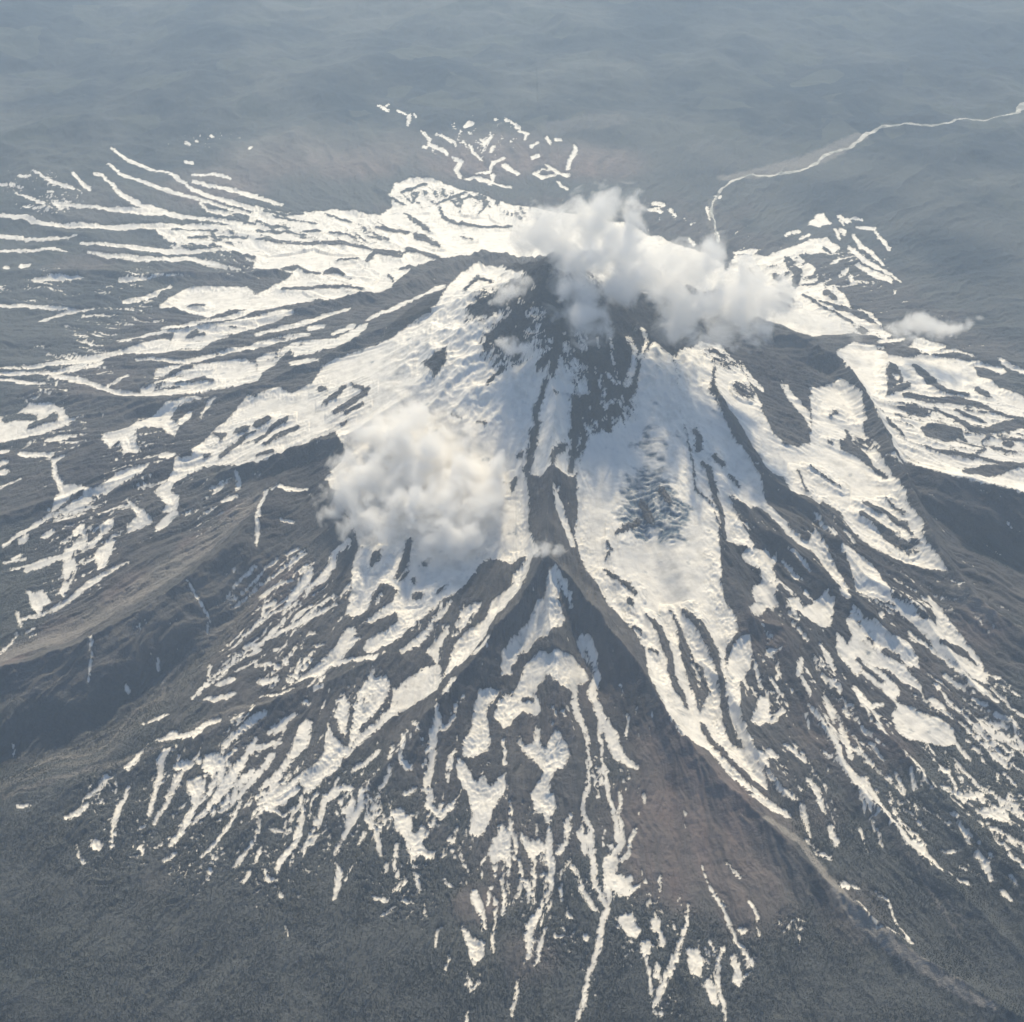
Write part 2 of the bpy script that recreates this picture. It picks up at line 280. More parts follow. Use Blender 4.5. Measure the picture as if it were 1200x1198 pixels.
P-4679,11585,-4563,11276,-4378,11201,-4292,11204,-4154,11039,-4049,11060,-3960,11300,-3753,11359,-3597,11379,-3634,11230,-3789,11125,-3944,11022,-4131,10884,-4331,10812,-4492,10771,-4498,10903,-4515,11147
D-4469,10804,-4444,10798,-4298,10937,-4214,11008,-4214,11032,-4250,11048,-4334,10974,-4470,10830
D-4138,10961,-4114,10941,-3998,10958,-3990,10986,-4013,11002,-4130,10983
D-4170,11182,-4119,11065,-4067,11055,-4054,11065,-4068,11083,-4162,11205
S-4479,10800,-4511,10811,-4653,10683,-4783,10549,-4879,10422,-4855,10341,-4823,10343,-4748,10499,-4616,10627,-4479,10770
P-4265,11948,-4269,12048,-4009,12113,-3940,12202,-3731,12324,-3643,12397,-3455,12395,-3174,12347,-3399,12327,-3538,12300,-3569,12186,-3418,11914,-3441,11789,-3541,11844,-3622,12011,-3907,12063,-3837,11760,-3767,11614,-3948,11636,-4046,11878,-4106,11743
S-3449,11969,-3408,11953,-3316,12075,-3342,12214,-3395,12228,-3463,12053
S-3216,12003,-3198,12004,-3140,12257,-3095,12316,-3098,12340,-3119,12346,-3191,12301,-3227,12034
P-3028,11736,-2919,11888,-2821,12123,-2751,12268,-2653,12229,-2471,12341,-2263,12140,-2067,12238,-1990,12528,-1788,12609,-1516,12633,-1288,12637,-1072,12811,-847,12870,-778,13283,-714,13902,-592,14512,-400,14779,-97,14365,168,12332,333,12043,327,11634,538,11847,746,11826,740,11527,774,11328,803,10917,720,10826,632,10520,588,10372,569,9668,296,9421,0,9494,-189,9565,-300,9430,-447,9261,-1386,9802,-1539,10244,-1781,10709,-1707,10804,-1598,10987,-1682,11092,-1932,11075,-2091,11258,-2221,11033,-2468,10969,-2675,11134,-2803,11145,-2934,11155,-3097,11097,-3122,11000,-3221,11065,-3298,11017,-3326,10920,-3217,10807,-3188,10660,-3219,10579,-3349,10602,-3317,10682,-3501,10949,-3395,11072,-3348,11206,-3359,11379,-3196,11456,-3099,11624
D-3032,11708,-3003,11655,-2935,11601,-2946,11578,-2933,11531,-2911,11538,-2877,11673,-3003,11727
D-2799,11650,-2744,11596,-2649,11645,-2640,11689,-2683,11739,-2790,11719
D-2898,11266,-2868,11261,-2750,11438,-2643,11585,-2567,11615,-2559,11629,-2576,11638,-2666,11615,-2786,11491,-2911,11349
D-3341,11386,-3304,11352,-3203,11371,-3181,11407,-3252,11528,-3337,11452
D-3063,11324,-3040,11319,-2991,11342,-2992,11388,-3016,11396,-3066,11376
D-3202,11045,-3181,11026,-3039,11067,-2874,11085,-2851,11123,-2902,11183,-3070,11153,-3206,11087
S-3576,11499,-3515,11386,-3356,11384,-3352,11443,-3401,11538,-3564,11547
S-2673,10945,-2681,10934,-2653,10839,-2655,10760,-2636,10731,-2613,10748,-2606,10847,-2657,10937
S-2776,10598,-2747,10563,-2609,10635,-2602,10654,-2629,10679,-2776,10641
P-3662,10504,-3591,10569,-3770,10904,-3575,10693,-3417,10502,-3567,10412,-3660,10380
S-3363,10334,-3315,10327,-3179,10550,-3248,10654,-3296,10661,-3291,10615,-3260,10610,-3389,10443
S-4077,10207,-4019,10235,-4033,10384,-4056,10427,-4085,10411,-4126,10302
S-4128,10253,-4179,10266,-4227,10148,-4215,10097,-4177,10088,-4113,10187
S-4000,10236,-3965,10234,-3866,10379,-3806,10509,-3838,10599,-3885,10631,-3923,10435,-4006,10272
S-4716,10387,-4659,10389,-4625,10458,-4636,10503,-4690,10546,-4725,10444
S-4514,10445,-4478,10436,-4385,10488,-4391,10541,-4434,10565,-4518,10491
S-4170,10407,-4114,10412,-4085,10493,-4113,10578,-4148,10592,-4200,10506
S-4738,10204,-4709,10182,-4638,10229,-4642,10268,-4672,10289,-4741,10238
S-4813,10165,-4784,10136,-4586,10169,-4579,10192,-4602,10209,-4808,10193
S-4579,10019,-4528,9986,-4376,10042,-4192,10121,-4083,10230,-4096,10302,-4147,10320,-4228,10182,-4433,10158,-4572,10069
S-4722,10061,-4693,10024,-4516,10063,-4510,10078,-4531,10100,-4718,10081
P-3919,10136,-3835,10322,-3755,10317,-3746,10099,-3743,9926,-3814,9879
P-4143,9653,-4135,9835,-4202,10012,-4169,10150,-4091,10101,-4035,9928,-4052,9825,-4065,9573
D-4096,9814,-4080,9816,-4047,9920,-4056,9945,-4073,9943,-4105,9839
P-4473,9751,-4381,9541,-4261,9399,-4215,9524,-4180,9547,-4312,9742,-4378,9690
S-4409,9370,-4377,9341,-4211,9377,-4032,9474,-3934,9585,-3836,9685,-3706,9809,-3541,9940,-3539,9961,-3560,9977,-3738,9858,-3880,9750,-3971,9626,-4066,9521,-4235,9422,-4405,9406
S-4490,9488,-4495,9455,-4418,9286,-4387,9261,-4384,9297,-4463,9471
S-4503,8957,-4488,8959,-4422,9057,-4388,9181,-4394,9197,-4414,9190,-4447,9082,-4513,8989
S-4337,9186,-4320,9179,-4249,9213,-4245,9226,-4263,9235,-4333,9198
S-4289,9146,-4269,9132,-4200,9164,-4199,9185,-4216,9193,-4287,9165
S-3590,8809,-3596,8790,-3579,8638,-3577,8457,-3570,8451,-3563,8456,-3558,8638,-3572,8785
S-3046,8769,-3059,8754,-3058,8683,-3044,8678,-3032,8694,-3034,8766
S-3282,8518,-3289,8504,-3273,8477,-3256,8476,-3249,8491,-3265,8517
S-2605,8722,-2617,8704,-2579,8509,-2562,8491,-2549,8507,-2578,8670
S-4143,8024,-4149,8018,-4147,7945,-4130,7930,-4118,7943,-4136,8021
S-2867,9364,-2869,9356,-2738,9227,-2667,9133,-2673,9051,-2667,9045,-2660,9053,-2647,9144,-2726,9237,-2858,9365
S-3078,8132,-3060,8115,-2922,8097,-2841,8148,-2839,8168,-2856,8180,-2957,8181,-3077,8154
S-2896,7867,-2877,7861,-2774,7882,-2576,7825,-2491,7939,-2391,8021,-2387,8061,-2414,8066,-2531,8019,-2617,7933,-2802,7964,-2892,7889
P-2481,7589,-2471,7705,-2334,7727,-2282,7605,-2371,7507,-2445,7541
S-2340,7751,-2304,7746,-2227,7852,-2136,7943,-2074,7996,-2015,8037,-2009,8056,-2031,8057,-2106,8032,-2173,7979,-2273,7903,-2350,7795
P-2582,7462,-2539,7488,-2425,7416,-2441,7302,-2503,7266,-2546,7336
S-2819,7263,-2805,7275,-2796,7421,-2767,7555,-2802,7660,-2738,7739,-2742,7761,-2766,7776,-2855,7673,-2820,7573,-2836,7450,-2833,7286
S-2719,7593,-2681,7562,-2567,7577,-2542,7632,-2592,7661,-2701,7625
S-2528,7695,-2537,7672,-2516,7623,-2493,7609,-2485,7633,-2506,7686
S-2714,7287,-2693,7296,-2651,7447,-2635,7508,-2641,7527,-2654,7523,-2683,7465,-2727,7315
S-3094,7573,-3065,7571,-2998,7658,-2984,7776,-2993,7801,-3007,7800,-3043,7712,-3100,7613
S-2342,7220,-2305,7224,-2199,7419,-2109,7689,-2053,7771,-2057,7803,-2086,7802,-2145,7716,-2247,7454,-2355,7270
S-2176,7393,-2131,7400,-2045,7508,-2050,7569,-2098,7572,-2179,7445
S-2594,8409,-2578,8406,-2432,8526,-2360,8694,-2366,8716,-2385,8709,-2457,8558,-2594,8429
S-2580,8284,-2556,8254,-2374,8258,-2305,8283,-2296,8308,-2322,8328,-2394,8323,-2571,8304
S-2493,8432,-2471,8412,-2334,8463,-2329,8488,-2350,8506,-2486,8452
S-2485,9282,-2475,9283,-2283,9487,-2281,9504,-2301,9500,-2485,9292
S-2536,9341,-2527,9346,-2396,9550,-2290,9645,-2289,9663,-2309,9660,-2413,9562,-2538,9348
S-2351,8559,-2341,8554,-2178,8653,-2176,8676,-2192,8683,-2350,8573
S-2318,8800,-2309,8796,-2204,8841,-2198,8856,-2213,8864,-2315,8811
S-2389,12810,-2350,12702,-2139,12545,-2017,12571,-2002,12589,-2035,12676,-2187,12815,-2378,12850
S-2892,13635,-2854,13581,-2615,13614,-2370,13617,-2091,13713,-1808,13775,-1799,13819,-1830,13885,-2123,13863,-2407,13774,-2645,13734,-2882,13690
S-2288,13550,-2238,13460,-2063,13444,-2047,13512,-2085,13564,-2270,13631
S-2859,13389,-2820,13348,-2429,13318,-2225,13334,-2211,13360,-2243,13436,-2456,13440,-2846,13456
S-1603,13394,-1574,13353,-1292,13418,-1024,13642,-748,13819,-744,13989,-781,14102,-1049,13750,-1326,13600,-1598,13448
S-1966,13199,-1932,13167,-1703,13259,-1688,13309,-1740,13395,-1966,13307
P-2779,13053,-2510,13165,-2384,13287,-2182,13209,-1890,13133,-1669,13283,-1547,13294,-1564,13161,-1706,12759,-1819,12895,-2053,12898,-2333,12902,-2408,13108,-2524,12903,-2637,12721,-2714,12634
D-1898,11806,-1879,11798,-1747,11870,-1687,11997,-1691,12030,-1722,12034,-1785,11962,-1897,11835
D-1781,11605,-1749,11583,-1599,11671,-1473,11750,-1422,11836,-1425,11871,-1450,11881,-1513,11844,-1636,11772,-1777,11642
D-1662,11565,-1639,11555,-1470,11615,-1465,11639,-1491,11672,-1658,11598
D-1643,12035,-1631,12009,-1505,11857,-1477,11864,-1492,11903,-1620,12037
D-1993,12095,-1962,12041,-1889,12024,-1878,12062,-1903,12108,-1978,12135
D-1687,11408,-1668,11400,-1617,11435,-1615,11454,-1639,11457,-1687,11426
D-2610,11694,-2560,11664,-2438,11720,-2430,11764,-2473,11812,-2604,11769
D-2556,11425,-2531,11419,-2381,11625,-2256,11690,-2252,11728,-2291,11746,-2416,11667,-2563,11479
D-2458,11367,-2440,11357,-2272,11436,-2114,11519,-2105,11540,-2132,11569,-2306,11536,-2455,11384
D-2529,11227,-2506,11191,-2336,11212,-2328,11241,-2353,11266,-2523,11251
D-1973,11079,-1940,11057,-1813,11073,-1698,11088,-1706,11261,-1748,11332,-1867,11308,-1988,11271
Q-894,11968,-806,11960,-722,12022,-654,12046,-656,11856,-672,11785,-770,11679,-819,11841
D-576,11185,-574,11179,-492,11101,-480,11089,-485,11122,-570,11187
D-336,11036,-324,11016,-258,10976,-246,10990,-259,11028,-324,11048
D56,11736,61,11764,-74,12076,-251,11996,-282,11787,-273,11754,-251,11756,-168,11863,-93,11947,22,11747
D-252,11388,-240,11379,-153,11461,-65,11543,-65,11578,-100,11597,-176,11517,-252,11418
D-350,12319,-331,12272,-220,12324,-73,12254,-44,12295,-97,12453,-260,12489,-354,12381
D-510,13249,-488,13178,-372,13902,-236,13277,-201,13303,-223,13602,-398,14324,-514,13368
D-28,12926,-21,12583,145,12168,323,12069,373,12085,343,12118,190,12221,21,12695
D60,12050,60,11993,184,11828,230,11818,230,11856,107,12024
S-2290,10612,-2273,10591,-2129,10555,-1933,10574,-1917,10590,-1936,10617,-2141,10638,-2281,10629
S-2328,10658,-2350,10654,-2389,10486,-2355,10173,-2320,9817,-2306,9810,-2293,9830,-2317,10178,-2322,10340,-2312,10607
S-2147,10196,-2132,10174,-2010,10146,-1993,10160,-2006,10184,-2126,10218
S-2304,9495,-2284,9498,-2131,9560,-1986,9669,-1859,9767,-1858,9790,-1874,9793,-2007,9701,-2153,9593,-2301,9513
S-2247,9380,-2206,9321,-2125,9391,-1954,9479,-1949,9494,-1965,9499,-2152,9457,-2249,9415
S-2063,9795,-2040,9780,-1927,9829,-1926,9855,-1942,9863,-2058,9817
P-2018,9148,-1981,9315,-1896,9473,-1844,9572,-1799,9657,-1767,9561,-1815,9398,-1919,9280,-2001,9130
S-1824,9370,-1802,9361,-1682,9441,-1582,9578,-1572,9733,-1452,9865,-1453,9899,-1485,9897,-1629,9789,-1654,9625,-1730,9500,-1824,9395
S-2478,8630,-2468,8628,-2197,8820,-2059,8915,-1839,9000,-1743,9131,-1551,9263,-1549,9279,-1565,9286,-1761,9164,-1869,9063,-2080,8950,-2216,8851,-2477,8639
S-1852,9027,-1827,9001,-1662,9091,-1518,9145,-1512,9167,-1533,9180,-1682,9131,-1849,9052
S-2197,9061,-2184,9070,-2158,9203,-2081,9257,-2079,9285,-2101,9294,-2193,9238,-2207,9079
S-2060,8769,-2046,8764,-1930,8760,-1922,8781,-1946,8811,-2055,8786
S-2194,8625,-2174,8599,-2021,8576,-2005,8602,-2033,8633,-2183,8641
S-1952,8666,-1950,8622,-1913,8566,-1884,8567,-1884,8602,-1918,8650
S-1763,8892,-1744,8872,-1684,8871,-1676,8885,-1690,8898,-1752,8912
S-1704,8748,-1684,8731,-1611,8744,-1605,8760,-1621,8775,-1696,8769
P-1807,8359,-1774,8447,-1653,8534,-1491,8744,-1445,8896,-1360,8948,-1332,8859,-1297,8794,-1365,8719,-1413,8670,-1431,8614,-1226,8617,-1115,8608,-1146,8537,-1369,8577,-1544,8516,-1608,8443,-1711,8399
S-2142,8417,-2100,8368,-1960,8398,-1943,8428,-1977,8457,-2125,8458
S-1856,8334,-1833,8346,-1809,8419,-1816,8445,-1837,8446,-1869,8383
S-2106,8274,-2092,8262,-1898,8213,-1810,8290,-1808,8302,-1818,8308,-1910,8254,-2099,8288
S-1666,8275,-1652,8272,-1570,8306,-1562,8324,-1580,8331,-1660,8287
S-1748,8159,-1728,8147,-1673,8158,-1657,8186,-1681,8199,-1734,8179
P-1386,9802,-1432,9584,-1416,9409,-1420,9241,-1443,9056,-1329,9026,-1224,9123,-1194,9250,-1163,9354,-1088,9354,-1012,9315,-1039,9154,-1147,9084,-1252,8992,-1308,8944,-1176,8955,-1068,9003,-995,9028,-976,8958,-1061,8889,-1169,8845,-1251,8760,-1267,8676,-1191,8630,-1085,8687,-945,8786,-876,8865,-734,8982,-629,9130,-557,9183,-447,9261,-301,9451,-189,9565
Q-1257,9063,-1209,9254,-1170,9346,-1012,9315,-1078,9180,-1168,9071
S-1183,9133,-1151,9157,-1132,9229,-1140,9248,-1164,9233,-1198,9174
Q-1351,8827,-1284,8911,-1069,9023,-987,9026,-989,8933,-1168,8821,-1273,8772
D-1273,9569,-1246,9572,-1169,9666,-1187,9747,-1249,9727,-1280,9601
D-1027,9414,-998,9431,-923,9618,-897,9816,-918,9851,-949,9817,-980,9633,-1039,9447
D-988,9396,-968,9406,-910,9506,-914,9537,-940,9522,-992,9420
D-895,9409,-873,9395,-847,9404,-843,9444,-875,9461,-893,9436
D-794,9568,-767,9569,-730,9644,-736,9677,-768,9671,-801,9611
D-879,9218,-849,9199,-787,9207,-771,9254,-811,9285,-868,9257
D-665,9211,-644,9209,-575,9304,-576,9324,-591,9323,-666,9235
Q-351,9333,-301,9451,-189,9565,-151,9498,-188,9412,-298,9247,-372,9234
S-949,8618,-929,8618,-812,8674,-703,8802,-675,8905,-687,8932,-715,8918,-754,8835,-852,8730,-944,8642
S-681,8917,-666,8926,-573,9040,-508,9150,-510,9173,-531,9169,-606,9057,-682,8933
P-723,8647,-675,8727,-585,8871,-535,8914,-546,8804,-615,8679,-623,8506,-686,8611
P0,9664,0,9270,-185,9110,-234,8938,-378,8812,-449,8735,-504,8643,-535,8477,-578,8307,-496,8384,-354,8461,-235,8606,-145,8881,73,9079,186,9451
D-202,9228,-170,9224,-17,9380,110,9475,113,9530,71,9559,-58,9428,-202,9270
P-992,8300,-855,8392,-717,8508,-608,8505,-578,8307,-613,8155,-774,8168,-975,8008,-1168,7799,-1295,7672,-1253,7833,-1111,7964,-1015,8092,-986,8185
P-1164,8481,-1129,8367,-1053,8405,-1013,8309,-1010,8246,-1116,8045,-1212,7923,-1268,7764,-1308,7667,-1301,7916,-1291,8046,-1271,8245
D-1228,8123,-1193,8122,-1134,8207,-1138,8248,-1178,8249,-1234,8168
P-1497,7988,-1430,7805,-1281,7672,-1384,7519,-1509,7393,-1589,7309,-1661,7375,-1681,7445,-1556,7555,-1502,7686
P-1455,8069,-1400,8239,-1336,8164,-1334,7973,-1340,7800,-1403,7888
P-442,9032,-368,9076,-259,9112,-294,9023,-379,8880,-436,8807,-460,8876
S-329,8454,-309,8430,-236,8470,-189,8547,-193,8588,-209,8611,-259,8525,-328,8490
S-564,8071,-539,8067,-456,8179,-463,8233,-494,8273,-570,8118
P-71,8524,0,8608,0,8362,-56,8328,-85,8394
P-266,8180,-175,8224,-105,8214,-140,8124,-209,8042,-193,7876,-171,7723,-204,7647,-305,7603,-386,7600,-402,7715,-343,7798,-312,7962,-313,8056
P-125,8073,-70,8160,0,8199,0,7878,-69,7856,-138,7949
S-608,8003,-617,7991,-624,7891,-661,7767,-672,7674,-650,7644,-620,7680,-596,7778,-571,7908,-596,7987
S-575,7808,-551,7810,-467,7890,-437,8022,-385,8091,-387,8108,-407,8100,-463,8031,-497,7904,-573,7831
S-622,7671,-645,7644,-683,7483,-706,7329,-685,7288,-652,7293,-622,7451,-606,7653
P-453,7594,-371,7535,-301,7377,-234,7395,-167,7341,-100,7405,-47,7441,-53,7261,-132,7159,-176,7007,-227,6905,-291,6880,-325,6938,-308,7084,-345,7266,-415,7413
S-69,7765,-82,7747,-81,7631,-67,7512,-53,7499,-40,7516,-41,7631,-55,7751
S-869,7800,-880,7789,-881,7617,-899,7516,-833,7446,-778,7461,-780,7516,-848,7531,-847,7615,-858,7775
S-807,7931,-804,7880,-763,7767,-734,7767,-735,7794,-779,7895
S-948,7689,-965,7681,-994,7553,-981,7521,-959,7522,-938,7660
S-1283,7493,-1260,7488,-1138,7550,-1046,7658,-1047,7686,-1066,7684,-1166,7600,-1279,7522
S-1066,7220,-1049,7229,-982,7334,-936,7459,-947,7482,-968,7471,-1018,7347,-1071,7237
S-853,7257,-818,7253,-753,7290,-743,7328,-780,7345,-844,7300
P-1837,7596,-1782,7716,-1743,7974,-1693,8032,-1626,8007,-1649,7753,-1740,7638,-1813,7509
S-1994,7888,-1965,7889,-1870,7978,-1791,8065,-1791,8083,-1810,8082,-1898,8007,-1994,7920
S-2090,7749,-2053,7736,-1963,7793,-1875,7801,-1865,7819,-1882,7829,-1975,7828,-2080,7791
S-1996,7360,-1964,7343,-1830,7440,-1786,7580,-1794,7607,-1818,7604,-1883,7506,-1996,7394
S-2016,7277,-1991,7262,-1862,7329,-1745,7469,-1747,7495,-1765,7495,-1886,7367,-2013,7309
P-1958,7217,-1829,7262,-1706,7368,-1659,7344,-1759,7226,-1901,7146
S-1754,6610,-1738,6626,-1732,6688,-1627,6826,-1597,7019,-1604,7190,-1585,7263,-1594,7284,-1611,7278,-1644,7201,-1653,7047,-1672,6860,-1771,6728,-1771,6636
S-1494,6978,-1471,6992,-1435,7210,-1347,7292,-1249,7306,-1228,7339,-1261,7371,-1393,7380,-1484,7235,-1510,7003
S-1534,6841,-1500,6851,-1467,6957,-1474,6979,-1496,6973,-1546,6877
S-1347,6772,-1330,6777,-1283,6878,-1195,7043,-1138,7150,-1141,7280,-1171,7330,-1198,7308,-1195,7158,-1230,7062,-1314,6900,-1354,6791
S-1323,6712,-1330,6699,-1318,6581,-1312,6482,-1313,6391,-1305,6378,-1294,6384,-1273,6468,-1262,6588,-1311,6702
S-1730,6562,-1750,6574,-1798,6574,-1836,6647,-1864,6666,-1870,6634,-1821,6530,-1740,6540
S-1685,6383,-1679,6407,-1701,6452,-1720,6465,-1725,6448,-1709,6403
S-1638,6177,-1642,6169,-1617,6084,-1605,6076,-1600,6088,-1631,6173
S-1135,7081,-1132,7041,-1060,6967,-1012,6781,-991,6738,-980,6734,-974,6748,-983,6799,-1025,6978,-1099,7085
S-963,6611,-942,6617,-922,6652,-931,6681,-957,6674,-970,6635
P-961,7237,-920,7114,-870,7156,-776,7101,-748,6940,-670,6975,-647,6885,-676,6814,-579,6769,-594,6681,-704,6728,-765,6645,-784,6761,-810,6876,-899,6975
S-872,6862,-889,6846,-900,6697,-857,6537,-787,6551,-891,6452,-891,6424,-868,6416,-757,6529,-829,6562,-868,6698,-857,6841
S-1020,6397,-1005,6377,-907,6330,-880,6351,-904,6386,-1003,6413
S-720,6585,-732,6565,-698,6437,-683,6428,-673,6444,-700,6569
S-955,6234,-933,6228,-862,6278,-858,6301,-879,6302,-951,6256
S-833,6347,-810,6321,-779,6325,-759,6353,-782,6371,-813,6372
S-646,7331,-673,7314,-669,7139,-555,7028,-456,7123,-420,7191,-420,7213,-439,7210,-492,7170,-558,7112,-608,7150,-618,7290
S-294,6474,-313,6427,-275,6319,-222,6216,-209,6117,-195,6103,-184,6118,-186,6228,-224,6339,-253,6450
S-141,6411,-150,6397,-128,6293,-150,6120,-142,5942,-133,5932,-124,5943,-120,6118,-96,6286,-126,6399
P-363,6152,-306,6083,-195,6012,-205,5909,-271,5837,-302,5915,-336,6043
S-302,5773,-317,5752,-295,5631,-224,5701,-227,5728,-253,5728,-275,5676,-281,5757
S-305,5511,-314,5503,-324,5424,-310,5408,-294,5420,-296,5500
P-78,7006,-19,6913,0,6741,-13,6635,-64,6686,-109,6684,-127,6539,-154,6693,-180,6768
S-548,5975,-538,5981,-525,6116,-515,6133,-518,6146,-531,6146,-544,6127,-557,5990
S-468,5768,-458,5776,-438,5905,-446,5917,-456,5910,-476,5779
S-1916,7191,-1908,7173,-1747,7107,-1682,7187,-1684,7203,-1698,7202,-1751,7142,-1904,7196
S-1953,6945,-1922,6964,-1916,7038,-1925,7052,-1941,7046,-1972,6982
S-1876,7002,-1867,6992,-1713,6964,-1699,6973,-1713,6993,-1867,7012
P165,7150,146,7255,213,7356,247,7418,215,7500,102,7613,48,7729,69,7790,102,7689,170,7712,186,7867,219,7816,250,7604,305,7700,354,7774,438,7602,456,7531,400,7428,320,7399,298,7292,341,7120,293,7022,197,7096
S281,7062,264,7048,259,6882,252,6661,261,6467,234,6376,165,6269,100,6173,92,6030,101,5931,77,5869,80,5856,92,5859,142,5910,152,6014,171,6138,207,6243,267,6357,305,6458,321,6650,297,6870,297,7043
P65,6918,129,6862,194,6877,258,6813,244,6741,173,6718,159,6645,116,6751,71,6846
S340,6718,367,6727,437,6829,451,6971,469,7059,462,7077,445,7070,394,6979,400,6840,337,6749
S174,6700,157,6682,139,6498,147,6335,156,6325,165,6338,177,6500,188,6680
S110,6521,88,6486,100,6393,128,6364,150,6394,139,6501
S474,6924,470,6893,511,6826,532,6737,554,6723,570,6747,560,6859,501,6917
S588,7296,567,7274,528,7119,536,7017,579,6947,571,6847,581,6670,585,6527,628,6385,683,6289,704,6283,711,6308,662,6399,629,6537,632,6682,616,6849,617,6962,573,7029,561,7118,599,7276
S704,7548,691,7522,730,7335,743,7184,777,7001,785,6855,810,6830,830,6858,815,7003,775,7189,763,7345,725,7539
S851,7266,836,7252,803,7072,828,6926,808,6828,752,6774,754,6734,790,6737,843,6812,859,6921,835,7073,861,7246
P692,6719,772,6770,799,6687,775,6585,886,6551,881,6466,945,6492,964,6594,943,6457,844,6375,783,6399,723,6451,732,6364,699,6331,677,6423,674,6612
S803,6677,821,6677,895,6730,902,6838,957,6948,954,6964,940,6956,878,6847,862,6757,803,6695
S713,6317,687,6307,631,6194,602,6032,554,5872,513,5774,487,5643,457,5519,421,5419,427,5403,442,5413,484,5513,522,5639,542,5768,593,5857,642,6013,666,6186,720,6290
S431,6655,420,6605,478,6528,479,6435,541,6342,611,6265,628,6260,631,6279,584,6380,526,6466,508,6548,470,6644
S401,6261,400,6242,415,6213,437,6205,438,6232,418,6255
S282,6073,306,6051,397,6055,410,6070,398,6080,307,6103
S512,6103,505,6076,522,6045,547,6042,555,6070,537,6100
S1019,7265,1008,7247,1015,7189,1033,7175,1047,7195,1034,7252
S1103,6568,1089,6551,1084,6449,1093,6439,1103,6449,1115,6555
P755,6225,868,6253,933,6114,885,6044,827,6086,789,6158
P916,6047,989,6037,981,5930,936,5900,909,5946
P996,6220,1063,6205,1063,6129,1099,6046,1083,5986,1054,6001,1053,6084,996,6131
S1290,6357,1279,6347,1255,6196,1190,6055,1120,5899,1053,5771,983,5588,996,5558,1027,5573,1101,5746,1173,5868,1229,6039,1279,6196,1297,6344
S1027,5886,997,5856,993,5759,1015,5733,1041,5760,1052,5857
S955,5922,946,5911,958,5726,962,5550,974,5540,985,5552,976,5728,965,5915
S1166,6195,1160,6185,1169,6079,1176,6075,1182,6084,1173,6189
P1247,5987,1344,6017,1359,5871,1318,5765,1246,5783
S1419,6671,1417,6666,1446,6513,1516,6332,1575,6134,1589,6022,1624,5972,1681,5840,1704,5831,1713,5856,1660,5997,1610,6032,1604,6143,1545,6346,1464,6522,1423,6669
S1461,5420,1471,5431,1482,5586,1452,5746,1483,5887,1523,5994,1515,6022,1489,6006,1443,5899,1421,5741,1451,5577,1452,5427
S1403,6065,1398,6051,1434,5950,1449,5944,1456,5962,1415,6061
S1609,6672,1606,6656,1653,6592,1674,6558,1695,6551,1702,6575,1682,6621,1621,6668
S1730,6381,1724,6362,1768,6253,1765,6076,1774,6067,1784,6079,1793,6263,1743,6380
S1628,6131,1645,6102,1675,6101,1695,6120,1680,6143,1651,6151
S1576,5956,1553,5927,1547,5726,1585,5696,1619,5737,1601,5933
S1369,5767,1346,5727,1376,5564,1412,5548,1436,5589,1406,5751
S51,5755,33,5741,12,5642,-9,5484,-2,5473,9,5480,47,5627,62,5733
S959,5529,964,5509,1016,5470,1048,5479,1040,5511,979,5536
P372,9197,401,9148,472,9071,522,8957,493,8941,436,8997,393,9097,397,8910,446,8793,431,8743,356,8642,284,8595,214,8617,157,8560,71,8549,0,8430,-85,8320,-71,8489,0,8648,108,8738,181,8881,218,8957,276,8976,292,9106,343,9174
S480,8963,472,8949,490,8907,514,8896,523,8910,499,8954
P-138,7963,0,8174,56,8280,107,8436,213,8494,352,8438,498,8498,605,8425,636,8322,564,8268,524,8155,416,8120,347,8179,280,8277,259,8228,210,8204,175,8139,229,8078,242,7977,193,7940,152,7962,83,8006,0,7942
D66,8123,84,8099,174,8075,195,8092,174,8124,84,8140
S528,8234,507,8199,474,8009,524,7869,584,7753,595,7612,597,7467,566,7271,580,7255,600,7278,624,7472,624,7630,618,7779,577,7914,539,8064,544,8229
P539,8637,575,8715,645,8660,692,8559,712,8497,696,8436,641,8464,573,8569
D613,8573,608,8568,622,8530,630,8524,635,8529,622,8567
S688,8489,673,8471,676,8343,612,8218,653,8068,695,7947,742,7794,807,7588,915,7506,990,7477,1004,7483,1001,7498,947,7559,889,7645,838,7838,759,7983,714,8105,696,8218,739,8326,708,8470
S714,7990,692,7964,689,7806,700,7646,695,7528,708,7515,722,7533,727,7653,725,7818,734,7965
S907,7750,923,7763,955,7930,947,7945,936,7945,897,7769
S881,8232,876,8226,899,8116,907,8109,912,8116,889,8225
S321,7980,317,7974,347,7881,360,7872,365,7882,330,7973
S405,7907,398,7892,413,7854,427,7847,433,7862,423,7898
P721,10863,924,10893,1056,11147,1191,11371,1230,11657,1398,12041,1599,11994,1640,11551,1646,11288,1667,11009,1696,10655,1699,10380,1846,10246,1884,9969,1872,9683,1838,9367,1855,9150,1928,9008,1931,8832,1813,8701,1800,8295,1752,8104,1868,7915,1911,7684,2018,7448,1985,7203,1821,7271,1674,7436,1561,7642,1351,7685,1259,7828,1201,7978,1126,8187,1125,8576,1083,8704,951,8934,812,9103,745,9276,639,9450,546,9660,556,10017,599,10479,677,10737
D1145,8993,1144,8978,1230,8840,1280,8587,1310,8259,1387,8158,1423,8087,1438,8086,1444,8107,1423,8196,1373,8328,1357,8647,1281,8902,1160,8988
D1005,8854,1012,8832,1096,8787,1117,8807,1111,8829,1025,8860
D1156,8631,1159,8615,1228,8576,1247,8583,1243,8607,1171,8639
D1371,9123,1367,9113,1431,8880,1431,8599,1461,8402,1506,8255,1521,8089,1535,8068,1558,8097,1636,8285,1611,8472,1531,8645,1471,8884,1381,9116
